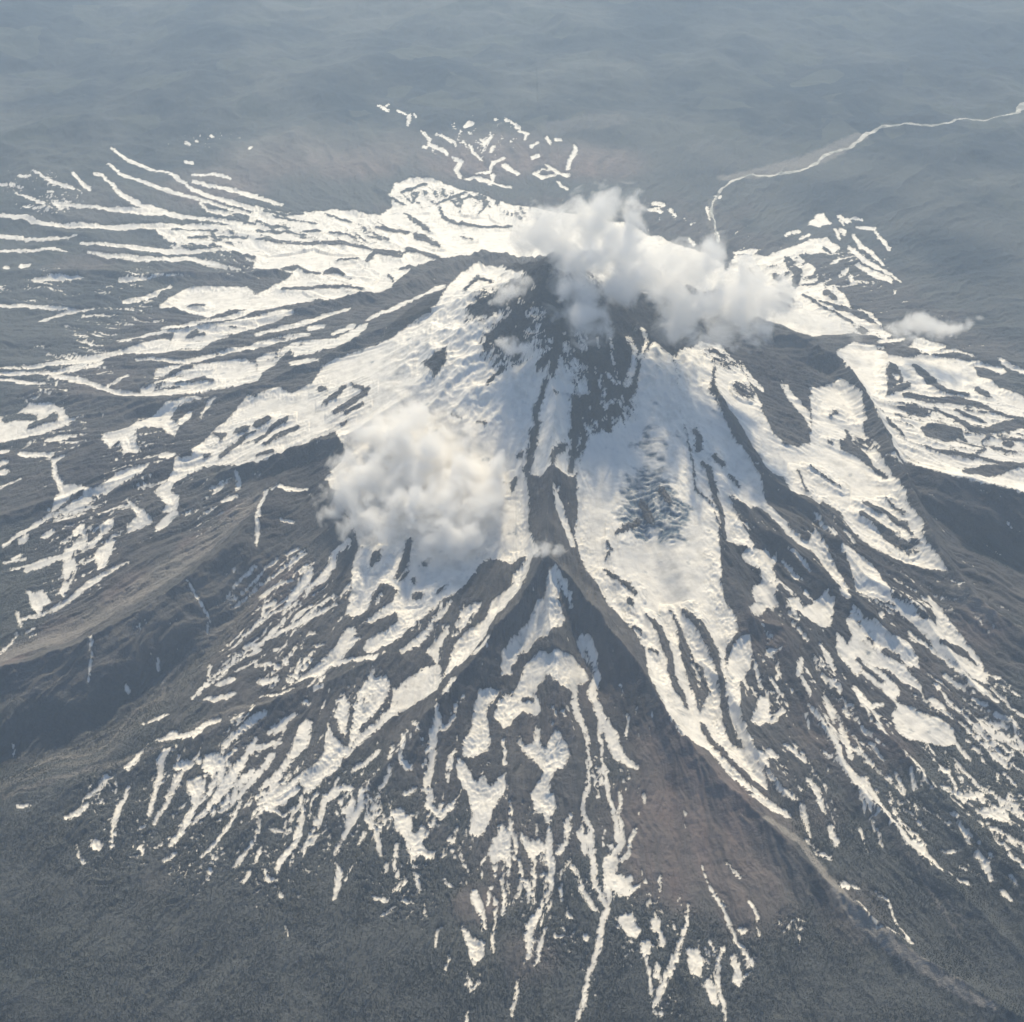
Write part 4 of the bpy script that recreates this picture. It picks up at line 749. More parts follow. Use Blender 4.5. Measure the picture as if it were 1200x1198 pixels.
TONES = {'darkrock': [(2989, 9241, 1121, 0.9), (2142, 9692, 612, 1.0), (308, 10150, 347, 1.0), (2589, 8539, 791, 0.8), (3303, 7747, 895, 0.8), (3545, 6779, 773, 0.6), (2629, 12240, 701, 1.0), (3605, 12172, 528, 1.0), (3755, 10797, 490, 0.9), (-4029, 11392, 772, 0.7), (-3306, 11317, 509, 0.7), (-2036, 10769, 570, 0.8), (-2059, 10278, 554, 0.6), (-280, 8278, 701, 0.5), (-404, 7493, 471, 0.5), (696, 8047, 557, 0.5), (-4434, 10558, 657, 0.5), (-3975, 10026, 398, 0.5), (4492, 10399, 817, 0.7), (-298, 9247, 372, 0.6), (-911, 8103, 420, 0.4), (2184, 8823, 437, 0.8), (4495, 12334, 719, 0.7)], 'deepwood': [(8119, 24978, 2451, 0.8), (5508, 21942, 1515, 0.7), (7607, 20069, 1289, 0.8), (3546, 22779, 1277, 0.5), (5539, 16424, 1440, 0.85), (5914, 14617, 918, 0.8), (4761, 18090, 1309, 0.7), (6260, 19333, 1377, 0.6), (8341, 23095, 2157, 0.5), (5346, 24902, 3055, 0.45), (2825, 17031, 565, 0.7), (4414, 10510, 490, 0.8), (4607, 9751, 468, 0.8), (2682, 18755, 732, 0.5), (-5038, 15240, 840, 0.5)], 'cut': [(-2924, 16846, 787, 0.85), (-1879, 16562, 774, 0.85), (-1179, 17984, 648, 1.05), (-468, 17829, 702, 1.0), (-2031, 14870, 508, 0.5), (-3837, 16872, 677, 0.8), (227, 17168, 567, 1.0), (3677, 15450, 841, 0.85), (4398, 11959, 792, 0.75), (5102, 12171, 627, 0.85), (4190, 13907, 487, 0.5), (-3377, 13710, 579, 0.5), (-2538, 13358, 564, 0.45), (3008, 8801, 367, 0.3), (-1063, 8328, 284, 0.2), (-3738, 13052, 561, 0.4), (-2730, 11492, 426, 0.3), (2820, 16148, 325, 0.6)], 'streaky': [(2389, 9231, 448, 0.72), (2782, 7958, 487, 0.75), (3033, 7097, 396, 0.7), (3561, 7355, 470, 0.75), (2300, 7532, 338, 0.65), (3740, 9437, 382, 0.6), (3981, 8504, 362, 0.65), (-4157, 10792, 582, 0.7), (-4235, 9745, 314, 0.6), (-3739, 11716, 522, 0.65), (-4987, 13777, 782, 0.65), (-5852, 15869, 759, 0.55), (-2848, 10613, 407, 0.5), (-2346, 7337, 402, 0.69), (-1800, 7299, 533, 0.74), (-1193, 7258, 464, 0.74), (-675, 7511, 405, 0.69), (-257, 6764, 386, 0.64), (252, 6465, 378, 0.59), (647, 6890, 259, 0.49), (-1875, 8561, 433, 0.69), (-2018, 9148, 448, 0.74), (-1265, 8170, 351, 0.54), (2131, 8347, 426, 0.64), (2480, 7838, 413, 0.69), (2821, 7103, 459, 0.64), (3250, 7538, 406, 0.64), (3394, 9327, 377, 0.54), (2112, 10153, 391, 0.54), (2981, 10087, 392, 0.54), (-4026, 10252, 483, 0.64), (-3794, 11151, 590, 0.59), (-3715, 12026, 531, 0.54), (-5119, 13181, 569, 0.54), (-4780, 14577, 915, 0.54), (-6547, 18500, 727, 0.64), (4360, 16160, 545, 0.74), (-515, 20115, 772, 0.44), (-661, 8994, 441, 0.54), (1568, 8373, 356, 0.44), (3900, 7883, 418, 0.89), (3839, 7125, 364, 0.74), (3350, 6736, 322, 0.49), (2581, 8468, 358, 0.49), (2251, 10631, 322, 0.54), (-3330, 16526, 1332, 0.54), (-4835, 15799, 645, 0.44), (-1965, 9394, 454, 0.59), (-2203, 8809, 441, 0.59), (-4806, 11990, 534, 0.44), (-523, 7039, 327, 0.54), (-2324, 6790, 387, 0.49), (4170, 15265, 469, 0.54), (-531, 20908, 664, 0.34), (-1493, 9232, 373, 0.6), (-2149, 7888, 416, 0.6), (-2725, 7584, 409, 0.6), (0, 7023, 391, 0.5), (934, 6318, 374, 0.5), (3712, 8299, 428, 0.65), (2023, 7507, 270, 0.45), (604, 7469, 403, 0.35)], 'speckle': [(-3231, 7369, 269, 0.8), (-2947, 6970, 393, 0.6), (-2388, 6788, 387, 0.5), (-1787, 6636, 447, 0.5), (-824, 6546, 380, 0.6), (-749, 6335, 250, 0.5), (1628, 5860, 181, 1.0), (1391, 5875, 242, 0.9), (306, 6058, 245, 0.6), (566, 6462, 189, 0.6), (851, 5981, 243, 0.5), (2026, 6117, 184, 0.75), (-328, 5724, 149, 0.6), (31, 6394, 125, 0.6), (1065, 5603, 177, 0.5), (-1301, 6923, 390, 0.45), (-4784, 20833, 797, 0.35), (-7027, 18924, 740, 0.45), (-2912, 12707, 1, 0.1), (598, 5741, 239, 0.35)], 'crag': [(-172, 12471, 429, 0.9), (0, 11866, 374, 0.8), (168, 12196, 419, 0.8), (822, 11534, 329, 0.68), (974, 11181, 243, 0.6), (495, 11787, 413, 0.75), (2656, 12419, 443, 0.9), (2988, 12484, 312, 0.8), (3303, 12721, 290, 0.85), (2758, 11589, 187, 0.6), (3495, 11484, 170, 0.5), (853, 12440, 512, 0.6), (1546, 13204, 546, 0.7), (727, 11078, 242, 0.8), (2133, 12265, 218, 0.6), (2323, 11821, 171, 0.6), (3629, 10047, 197, 0.5), (1542, 12173, 214, 0.6), (1010, 12060, 337, 0.6), (416, 12143, 416, 0.6)], 'icefall': [(1261, 10354, 378, 1.0), (1399, 10090, 326, 1.0), (1129, 10084, 265, 1.0), (1201, 9936, 155, 0.8), (1425, 9891, 169, 0.8), (1329, 10842, 274, 0.45)], 'pumice': [(1447, 7121, 724, 0.75), (1221, 7678, 339, 0.6), (1217, 6699, 577, 0.7), (1704, 6483, 568, 0.5), (1943, 6972, 389, 0.4), (2479, 6289, 372, 0.2), (1046, 7040, 458, 0.6), (707, 8307, 424, 0.25), (274, 7825, 410, 0.2), (0, 6741, 513, 0.3), (-250, 6331, 250, 0.5), (121, 5915, 302, 0.3), (-3475, 9595, 347, 0.5), (-2921, 10053, 276, 0.5), (-4001, 9125, 340, 0.5), (-2567, 10414, 241, 0.6), (-2043, 9403, 454, 0.4), (-4404, 8714, 367, 0.6), (3452, 8450, 432, 0.2), (4103, 9085, 298, 0.5), (3015, 7754, 343, 0.35), (-4288, 18808, 1103, 0.8), (-3452, 19902, 1279, 0.95), (-2271, 19558, 1009, 0.8), (254, 19758, 1142, 0.5), (-5968, 18138, 955, 0.35), (-5563, 16427, 668, 0.3), (-3064, 19870, 1532, 0.3), (-381, 19748, 1522, 0.85), (1131, 19480, 1131, 0.85), (-1561, 20333, 911, 0.5), (-4498, 13028, 562, 0.2), (-1445, 10615, 1, 0.1), (2184, 8823, 437, 0.3), (2553, 7894, 414, 0.3), (2311, 7147, 330, 0.2)], 'gravel': [([(-2364, 9477, 248), (-3013, 8725, 430), (-3920, 8154, 556)], 0.22), ([(-2421, 10535, 115), (-2905, 9959, 153), (-3570, 9307, 178), (-4047, 9026, 175), (-4464, 8869, 164)], 0.6), ([(-4130, 7588, 18), (-3972, 7736, 18), (-3812, 7904, 23), (-3444, 7898, 18), (-3317, 7988, 18), (-3264, 8207, 19), (-3183, 8357, 28), (-2975, 8437, 24), (-2985, 8596, 19), (-2904, 8704, 19), (-2778, 8864, 24), (-2613, 9023, 24), (-2487, 9179, 29), (-2382, 9176, 29)], 0.55), ([(-4045, 7361, 26), (-3676, 7516, 35), (-3289, 7629, 36), (-2898, 7766, 36), (-2587, 8000, 27), (-2256, 8153, 23), (-1964, 8154, 18)], 0.4), ([(-4081, 7468, 71), (-3753, 7737, 72), (-3312, 7734, 63), (-3137, 8158, 46)], 0.22), ([(1943, 6972, 42), (2194, 6828, 50), (2334, 6518, 57), (2475, 6240, 48), (2723, 5955, 47), (2992, 5760, 47), (3191, 5596, 38), (3319, 5521, 15)], 0.95), ([(5409, 20698, 103), (4685, 19963, 200), (3712, 19085, 177), (3063, 18842, 127)], 0.65), ([(2770, 17951, 61), (2615, 16992, 59), (2623, 16170, 42)], 0.35), ([(1956, 6806, 21), (2087, 6574, 25), (2192, 6396, 24)], 0.3), ([(3020, 6609, 17), (3126, 6345, 20), (3225, 6082, 12)], 0.4), ([(2718, 7257, 17), (2952, 6750, 17), (3277, 6199, 12)], 0.25), ([(3951, 9443, 49), (4118, 9165, 68), (4518, 9124, 69)], 0.35), ([(3120, 18820, 64), (3512, 18994, 64), (4138, 19401, 81)], 0.5), ([(661, 20835, 258), (1601, 21094, 260)], 0.3), ([(2829, 20098, 251), (3260, 19438, 244)], 0.1)], 'treeshift': 0}
CLOUDS = [{'dens': 0.034,
  'edge': 1.4,
  'fl': 0.62,
  'label': 'big bright cumulus cloud hanging over the left snowfield in front of the peak',
  'name': 'cumulus_cloud',
  'nscale': 0.0042,
  'puffs': [(-1256, 10993, 2378, 248),
            (-1044, 10862, 2401, 343),
            (-675, 10620, 2347, 370),
            (-391, 10341, 2308, 301),
            (-216, 10035, 2228, 218),
            (-867, 10424, 2246, 366),
            (-1269, 10517, 2226, 305),
            (-1498, 10332, 2118, 223),
            (-1315, 10014, 2117, 235),
            (-932, 10129, 2175, 346),
            (-578, 9987, 2138, 343),
            (-455, 9701, 2123, 215),
            (-1623, 10130, 2076, 142),
            (-762, 9731, 2049, 185)],
  'ragged': 2.9,
  'voxel': 40},
 {'dens': 0.018,
  'edge': 1.25,
  'fl': 0.55,
  'label': 'long ragged white cloud clinging to the right side of the summit crest',
  'name': 'summit_cloud',
  'nscale': 0.0036,
  'puffs': [(1039, 12150, 3293, 305),
            (1328, 12230, 3436, 349),
            (1596, 12170, 3329, 399),
            (1874, 12082, 3171, 409),
            (2126, 12042, 3099, 398),
            (2373, 12090, 3185, 332),
            (2007, 12270, 3507, 272),
            (1669, 11990, 3005, 320),
            (2006, 11938, 2911, 270),
            (2271, 11978, 2983, 259),
            (1160, 12290, 3543, 271)],
  'ragged': 2.9,
  'voxel': 40},
 {'dens': 0.018,
  'edge': 1.25,
  'fl': 0.7,
  'label': 'tall pale cloud rising off the middle of the summit crest, left of the long one',
  'name': 'summit_cloud',
  'nscale': 0.004,
  'puffs': [(413, 12344, 3716, 322),
            (562, 12226, 3531, 271),
            (332, 12490, 3788, 244),
            (763, 12325, 3571, 332),
            (643, 12050, 3348, 285),
            (680, 11811, 3203, 234),
            (750, 11644, 3085, 182),
            (224, 12450, 3736, 197),
            (846, 12510, 3815, 291),
            (1036, 12575, 3900, 275),
            (1202, 12610, 3946, 186),
            (954, 12425, 3703, 261)],
  'ragged': 2.9,
  'voxel': 36},
 {'dens': 0.018,
  'edge': 0.7,
  'fl': 0.7,
  'label': 'small thin cloud shred over the dark rocks just left of the summit',
  'name': 'small_cloud',
  'nscale': 0.01,
  'puffs': [(-25, 12148, 3229, 153), (100, 12273, 3291, 111), (-143, 12187, 3112, 94)],
  'ragged': 1.6,
  'voxel': 20},
 {'dens': 0.02,
  'edge': 0.6,
  'fl': 0.7,
  'label': 'tiny round cloud puff floating on the headwall below the summit',
  'name': 'small_cloud',
  'nscale': 0.012,
  'puffs': [(0, 11593, 2927, 124), (98, 11558, 2929, 99), (-74, 11643, 2953, 91)],
  'ragged': 1.6,
  'voxel': 18},
 {'dens': 0.012,
  'edge': 0.7,
  'fl': 0.45,
  'label': 'low flat grey white cloud at the right edge of the snow, trailing a thin tail',
  'name': 'valley_cloud',
  'nscale': 0.006,
  'puffs': [(4320, 13371, 2082, 217),
            (4581, 13533, 2039, 259),
            (4776, 13523, 1991, 219),
            (4952, 13607, 1975, 141),
            (5135, 13746, 1948, 91),
            (5310, 13931, 1895, 61)],
  'ragged': 1.6,
  'voxel': 30},
 {'dens': 0.016,
  'edge': 0.6,
  'fl': 0.5,
  'label': 'thin flat cloud wisp resting on the tip of the dark central ridge',
  'name': 'thin_cloud',
  'nscale': 0.014,
  'puffs': [(204, 9260, 2311, 97), (291, 9252, 2374, 103), (406, 9376, 2244, 82), (126, 9361, 2160, 60)],
  'ragged': 1.6,
  'voxel': 16},
 {'dens': 0.004,
  'edge': 0.8,
  'fl': 0.4,
  'label': 'faint veil of cloud over the snow right of the summit clouds',
  'name': 'thin_cloud',
  'nscale': 0.006,
  'puffs': [(2940, 13447, 2230, 251), (3237, 13480, 2136, 270), (3479, 13395, 2110, 232), (3774, 13367, 2040, 174)],
  'ragged': 1.6,
  'voxel': 30}]
RIVER = [(8873, 22641, 43), (8297, 22057, 42), (8143, 21700, 41), (7823, 21545, 30), (7369, 21579, 30), (6812, 21072, 32), (6294, 21125, 29), (5867, 21009, 32), (5485, 20752, 40), (5307, 20519, 39), (5052, 20204, 39), (4724, 19965, 32), (4422, 19566, 32), (4216, 19261, 37), (3810, 18936, 25), (3443, 18945, 25), (3149, 18759, 24), (2960, 18421, 19), (2796, 17962, 19), (2675, 17377, 18), (2663, 16659, 17), (2631, 16154, 13)]

# ------------------------------------------------------------------ terrain height
def base_height(X, Y):
    r = np.sqrt((X - SUMMIT[0]) ** 2 + (Y - SUMMIT[1]) ** 2 + 150.0 ** 2)
    return 600 + 900 * np.exp(-r / 1500) + 1930 * np.exp(-r / 6500)

def ridge_field(X, Y):
    pos = np.zeros(X.shape, np.float32); neg = np.zeros(X.shape, np.float32)
    xf = X.ravel(); yf = Y.ravel(); pf = pos.ravel(); nf = neg.ravel()
    for pts in RIDGES:
        best = {}
        sign = 1 if pts[0][2] > 0 else -1
        W = max(max(p[3], p[4]) for p in pts)
        x0 = min(p[0] for p in pts) - W; x1 = max(p[0] for p in pts) + W
        y0 = min(p[1] for p in pts) - W; y1 = max(p[1] for p in pts) + W
        idx = np.nonzero((xf > x0) & (xf < x1) & (yf > y0) & (yf < y1))[0]
        if len(idx) == 0: continue
        px = xf[idx]; py = yf[idx]
        bd = np.full(len(idx), 1e9, np.float32); bh = np.zeros(len(idx), np.float32)
        for a, b in zip(pts[:-1], pts[1:]):
            dx = b[0] - a[0]; dy = b[1] - a[1]; L2 = dx * dx + dy * dy + 1e-6
            t = np.clip(((px - a[0]) * dx + (py - a[1]) * dy) / L2, 0, 1)
            ex = px - (a[0] + t * dx); ey = py - (a[1] + t * dy)
            d = np.sqrt(ex * ex + ey * ey)
            side = dx * ey - dy * ex
            w = np.where(side > 0, a[3] + t * (b[3] - a[3]), a[4] + t * (b[4] - a[4]))
            q = d / w
            m = q < bd
            bd = np.where(m, q, bd)
            bh = np.where(m, abs(a[2] + t * (b[2] - a[2])), bh)
        k = np.clip(1 - bd, 0, 1)
        if sign > 0:
            prof = k * (0.55 + 0.45 * k)
            e0 = pf[idx]; e1 = bh * prof
            pf[idx] = (e0 ** 3 + e1 ** 3) ** (1 / 3)
        else:
            prof = k * k * (3 - 2 * k)
            nf[idx] = np.maximum(nf[idx], bh * prof)
    return pf.reshape(X.shape) - nf.reshape(X.shape)

def smooth_height(X, Y):
    return base_height(X, Y) + ridge_field(X + 45 * fbm(X / 420, Y / 420, 3), Y + 45 * fbm(X / 420 + 50, Y / 420, 3))

def gullies(X, Y):
    dx = X - SUMMIT[0]; dy = Y - SUMMIT[1]
    r = np.sqrt(dx * dx + dy * dy); th = np.arctan2(dx, -dy)
    wx = 0.35 * fbm(X / 900, Y / 900, 3)
    lr = np.log(np.maximum(r, 200) / 1000)
    g1 = ridged(th * 9 + wx, lr * 1.6 + 3, 2)
    g2 = ridged(th * 24 + wx * 3, lr * 3.2 + 11, 3)
    k1 = sstep(900, 3500, r) * (1 - sstep(9000, 16000, r))
    k2 = sstep(500, 2200, r) * (1 - sstep(8000, 12000, r))
    return 52 * k1 * g1 + 27 * k2 * g2

def height(X, Y):
    r = np.hypot(X - SUMMIT[0], Y - SUMMIT[1])
    z = smooth_height(X, Y) + gullies(X, Y)
    z = z + 14 * fbm(X / 260, Y / 260, 4)
    near = 1 - sstep(1200, 2000, r)                      # craggy summit block
    z = z + near * 70 * ridged(X / 420 + 4, Y / 420, 4)
    far = sstep(5500, 12000, r)
    z = z + far * (330 * ridged(X / 4600 + 2.2, Y / 4600, 5) + 90 * fbm(X / 1500, Y / 1500, 3))
    z = z - 900 * sstep(30000, 90000, np.sqrt(X * X + Y * Y)) 
    return z.astype(np.float64)

# ------------------------------------------------------------------ tessellation: finer where the mountain is, coarse to the horizon
SP, CP = math.sin(PITCH), math.cos(PITCH)
def build_grid(nr=1500, nc=1440):
    dep = np.radians(np.linspace(62, 16.0, nr))
    yin = (CAM_Z - 1500) / np.tan(dep)
    near = np.linspace(-9000, yin[0], 50, endpoint=False)
    far = np.geomspace(yin[-1], 150000, 160)[1:]
    ys = np.concatenate([near, yin, far])
    s_in = np.linspace(-0.40, 0.40, nc)
    out = 0.40 + np.geomspace(0.002, 1.6, 70)
    ss = np.concatenate([-out[::-1], s_in, out])
    D = np.maximum(ys, yin[0] * 0.9) * CP + (CAM_Z - 1500) * SP
    X = ss[None, :] * D[:, None]
    Y = np.repeat(ys[:, None], len(ss), 1)
    return ys, ss, D, X, Y

ys, ss, DD, GX, GY = build_grid()
NR, NC = GX.shape
GZ = height(GX, GY)

# ------------------------------------------------------------------ snow field: signed distance to the mapped snow patches
def paint_sdf(F, WX, WY, poly, kind, pad=45.0):
    P = np.array(poly, np.float64)
    x0, y0 = P.min(0) - pad - 30; x1, y1 = P.max(0) + pad + 30
    r0 = np.searchsorted(ys, y0); r1 = np.searchsorted(ys, y1)
    if r1 <= r0: return
    Dm = DD[r0:r1]
    s0 = min((x0 / Dm).min(), (x0 / Dm).max()); s1 = max((x1 / Dm).min(), (x1 / Dm).max())
    c0 = np.searchsorted(ss, s0); c1 = np.searchsorted(ss, s1)
    if c1 <= c0: return
    px = WX[r0:r1, c0:c1]; py = WY[r0:r1, c0:c1]
    d2 = np.full(px.shape, 1e12); wn_ = np.zeros(px.shape, np.int32)
    n = len(P)
    for i in range(n):
        ax, ay = P[i]; bx, by = P[(i + 1) % n]
        dx = bx - ax; dy = by - ay; L2 = dx * dx + dy * dy
        if L2 < 1e-9: continue
        t = np.clip(((px - ax) * dx + (py - ay) * dy) / L2, 0, 1)
        ex = px - ax - t * dx; ey = py - ay - t * dy
        np.minimum(d2, ex * ex + ey * ey, out=d2)
        cr = dx * (py - ay) - dy * (px - ax)
        if by > ay: wn_ += ((py >= ay) & (py < by) & (cr > 0))
        else: wn_ -= ((py >= by) & (py < ay) & (cr < 0))
    sd = np.sqrt(d2); sd = np.where(wn_ != 0, sd, -sd)
    W = F[r0:r1, c0:c1]
    if kind in 'SP': np.maximum(W, sd, out=W)
    else: np.minimum(W, -sd, out=W)  # a few cut-outs stand in for cast shadows, baring dark ground there

F = np.full(GX.shape, -60.0)
FARW = 1 + 1.3 * sstep(13500, 18000, GY)
WX = GX + FARW * 16 * fbm(GX / 90, GY / 90, 3) + 9 * fbm(GX / 26, GY / 26, 3)
WY = GY + FARW * 24 * fbm(GX / 90 + 40, GY / 90, 3) + 14 * fbm(GX / 26 + 80, GY / 26, 3)
for line in SNOW.strip().split('\n'):
    k, rest = line[0], line[1:]
    v = [float(q) for q in rest.split(',')]
    paint_sdf(F, WX, WY, list(zip(v[0::2], v[1::2])), k)

def soft_zone(spec):                       # list of (x, y, radius, weight) blobs
    Z = np.zeros(GX.shape)
    for (x, y, rx, w) in spec:
        d = np.hypot(GX - x, GY - y) / rx
        Z = np.maximum(Z, w * (1 - sstep(0.35, 1.0, d)))
    return Z

def fall_coords():
    dx = GX - SUMMIT[0]; dy = GY - SUMMIT[1]
    r = np.hypot(dx, dy); th = np.arctan2(dx, -dy)
    w = 0.25 * fbm(GX / 700 + 9, GY / 700, 3)
    return r, th * 1.0 + 0.12 * w, np.log(np.maximum(r, 200) / 1000)
R_, TH_, LR_ = fall_coords()
streak = fbm(TH_ * 70, LR_ * 9 + 2, 3) + 0.5 * fbm(GX / 45, GY / 60, 2)
zs = soft_zone(TONES['streaky'])
F = np.maximum(F, np.where(zs > 0.02, (streak - (0.60 - 0.55 * zs)) * 50, -60))
speck = fbm(GX / 30, GY / 36, 2) + 0.4 * fbm(GX / 120 + 7, GY / 160, 2)
zp = soft_zone(TONES['speckle'])
F = np.maximum(F, np.where(zp > 0.02, (speck - (0.75 - 0.5 * zp)) * 30, -60))
zc = soft_zone(TONES['cut'])
cut = fbm(TH_ * 45 + 3, LR_ * 5 + 1, 3) + 0.35 * fbm(GX / 90, GY / 120, 2)
F = np.where(zc > 0.02, np.minimum(F, ((0.72 - 0.62 * zc) - cut) * 60), F)
zr = soft_zone(TONES['crag'])
crag = ridged(TH_ * 22 + 1.5 * fbm(GX / 300, GY / 300, 2), LR_ * 5, 4) * 0.6 + 0.6 * ridged(GX / 150 + 5, GY / 170, 3)
F = np.where(zr > 0.02, np.minimum(F, (0.95 - 0.9 * zr - crag) * 45 + 8 * (1 - zr)), F)
F = F + 7.0 * fbm(GX / 30, GY / 34, 3) + 9.0 * fbm(TH_ * 150, LR_ * 20, 3) * (0.4 + sstep(-0.3, 0.5, fbm(GX / 240 + 3, GY / 240, 2)))
F = np.maximum(F, (streak - 0.66) * 45 * sstep(1800, 3000, R_) - 60 * sstep(5200, 6500, R_))

frag = ridged(TH_ * 60 + 1.2 * fbm(GX / 90, GY / 90, 2), LR_ * 9, 3) * 0.5 + 0.7 * ridged(GX / 48 + 5, GY / 58, 3)
F = F + 5.5 * sstep(2600, 3600, R_)
F = np.where(F > 0, np.minimum(F, (0.58 - frag) * 40 + 0.75 * F), F)     # rocks melting out near the margins
zice = soft_zone(TONES['icefall'])  # icefall, plus one grey oval of thin debris and painted shade
GZ = GZ - 0.92 * gullies(GX, GY) * sstep(-50, 130, F)      # deep snow and ice fill the gullies
ICX = TONES['icefall'][0][0]
arc = GY + 0.00055 * (GX - ICX) ** 2 + 70 * fbm(GX / 260, GY / 260, 3)
crev = ridged(GX / 260 + 2, arc / 62, 2) * 0.7 + 0.5 * ridged(GX / 70, GY / 55, 3)
GZ = GZ + zice * 20 * crev
rough = fbm(GX / 70 + 3, GY / 70, 4)
bare = sstep(6, -10, F)
GZ = GZ + bare * (8.0 + 26.0 * zr) * (rough + 0.5 * ridged(GX / 110, GY / 110, 3))
GZ = GZ + bare * 15 * sstep(900, 2200, R_) * (1 - sstep(6500, 9000, R_)) * ridged(TH_ * 85 + 0.8 * fbm(GX / 220, GY / 220, 3), LR_ * 6 + 4, 3) * (1 - sstep(25000, 40000, GY))

zbrown = soft_zone(TONES['pumice'])
zgrav_lift = np.zeros(GX.shape)
for (pts, wgt) in TONES['gravel']:  # gravel courses, plus a wide stroke painting light into the dark left valley
    for a, b in zip(pts[:-1], pts[1:]):
        dx = b[0] - a[0]; dy = b[1] - a[1]; L2 = dx * dx + dy * dy
        x0 = min(a[0], b[0]) - 300; x1 = max(a[0], b[0]) + 300
        r0 = np.searchsorted(ys, min(a[1], b[1]) - 300); r1 = np.searchsorted(ys, max(a[1], b[1]) + 300)
        px = WX[r0:r1]; py = WY[r0:r1]
        t = np.clip(((px - a[0]) * dx + (py - a[1]) * dy) / L2, 0, 1)
        w = a[2] + t * (b[2] - a[2])
        d = np.hypot(px - a[0] - t * dx, py - a[1] - t * dy)
        zgrav_lift[r0:r1] = np.maximum(zgrav_lift[r0:r1], wgt * (1 - sstep(0.6, 1.25, d / w)))
wash = np.clip(0.35 + 1.1 * fbm(TH_ * 60 + 0.6 * fbm(GX / 200, GY / 200, 2), LR_ * 7, 4), 0, 1) * sstep(700, 2000, R_)
tree_line = 1500 + 140 * fbm(GX / 600, GY / 600, 3) + 90 * fbm(TH_ * 9, LR_ * 2, 2)
zforest = sstep(60, -60, GZ - tree_line - TONES['treeshift'])
zforest *= 1 - np.clip(zbrown * 1.1, 0, 1) * 0.9
zforest *= 1 - np.clip(zgrav_lift, 0, 1)

# ------------------------------------------------------------------ material helpers
def new_mat(name):
    m = bpy.data.materials.new(name); m.use_nodes = True
    nt = m.node_tree; nt.nodes.clear()
    out = nt.nodes.new('ShaderNodeOutputMaterial')
    return m, nt, out
def node(nt, typ, **kw):
    n = nt.nodes.new(typ)
    for k, v in kw.items():
        if k in n.inputs: n.inputs[k].default_value = v
        else: setattr(n, k, v)
    return n
def noise_node(nt, vec, scale, detail=6, rough=0.6):
    n = node(nt, 'ShaderNodeTexNoise'); n.inputs['Scale'].default_value = scale
    n.inputs['Detail'].default_value = detail; n.inputs['Roughness'].default_value = rough
    nt.links.new(vec, n.inputs['Vector']); return n.outputs['Fac']
def mixc(nt, fac, a, b):
    n = nt.nodes.new('ShaderNodeMix'); n.data_type = 'RGBA'
    for sock, v in ((n.inputs[0], fac), (n.inputs[6], a), (n.inputs[7], b)):
        if hasattr(v, 'is_output'): nt.links.new(v, sock)
        else: sock.default_value = v if not isinstance(v, tuple) else (*v, 1)
    return n.outputs[2]
def ramp(nt, val, lo, hi):
    n = nt.nodes.new('ShaderNodeMapRange'); n.inputs[1].default_value = lo; n.inputs[2].default_value = hi
    n.interpolation_type = 'SMOOTHSTEP'
    nt.links.new(val, n.inputs[0]); return n.outputs[0]
def attr(nt, name):
    n = nt.nodes.new('ShaderNodeAttribute'); n.attribute_name = name; return n.outputs['Fac']

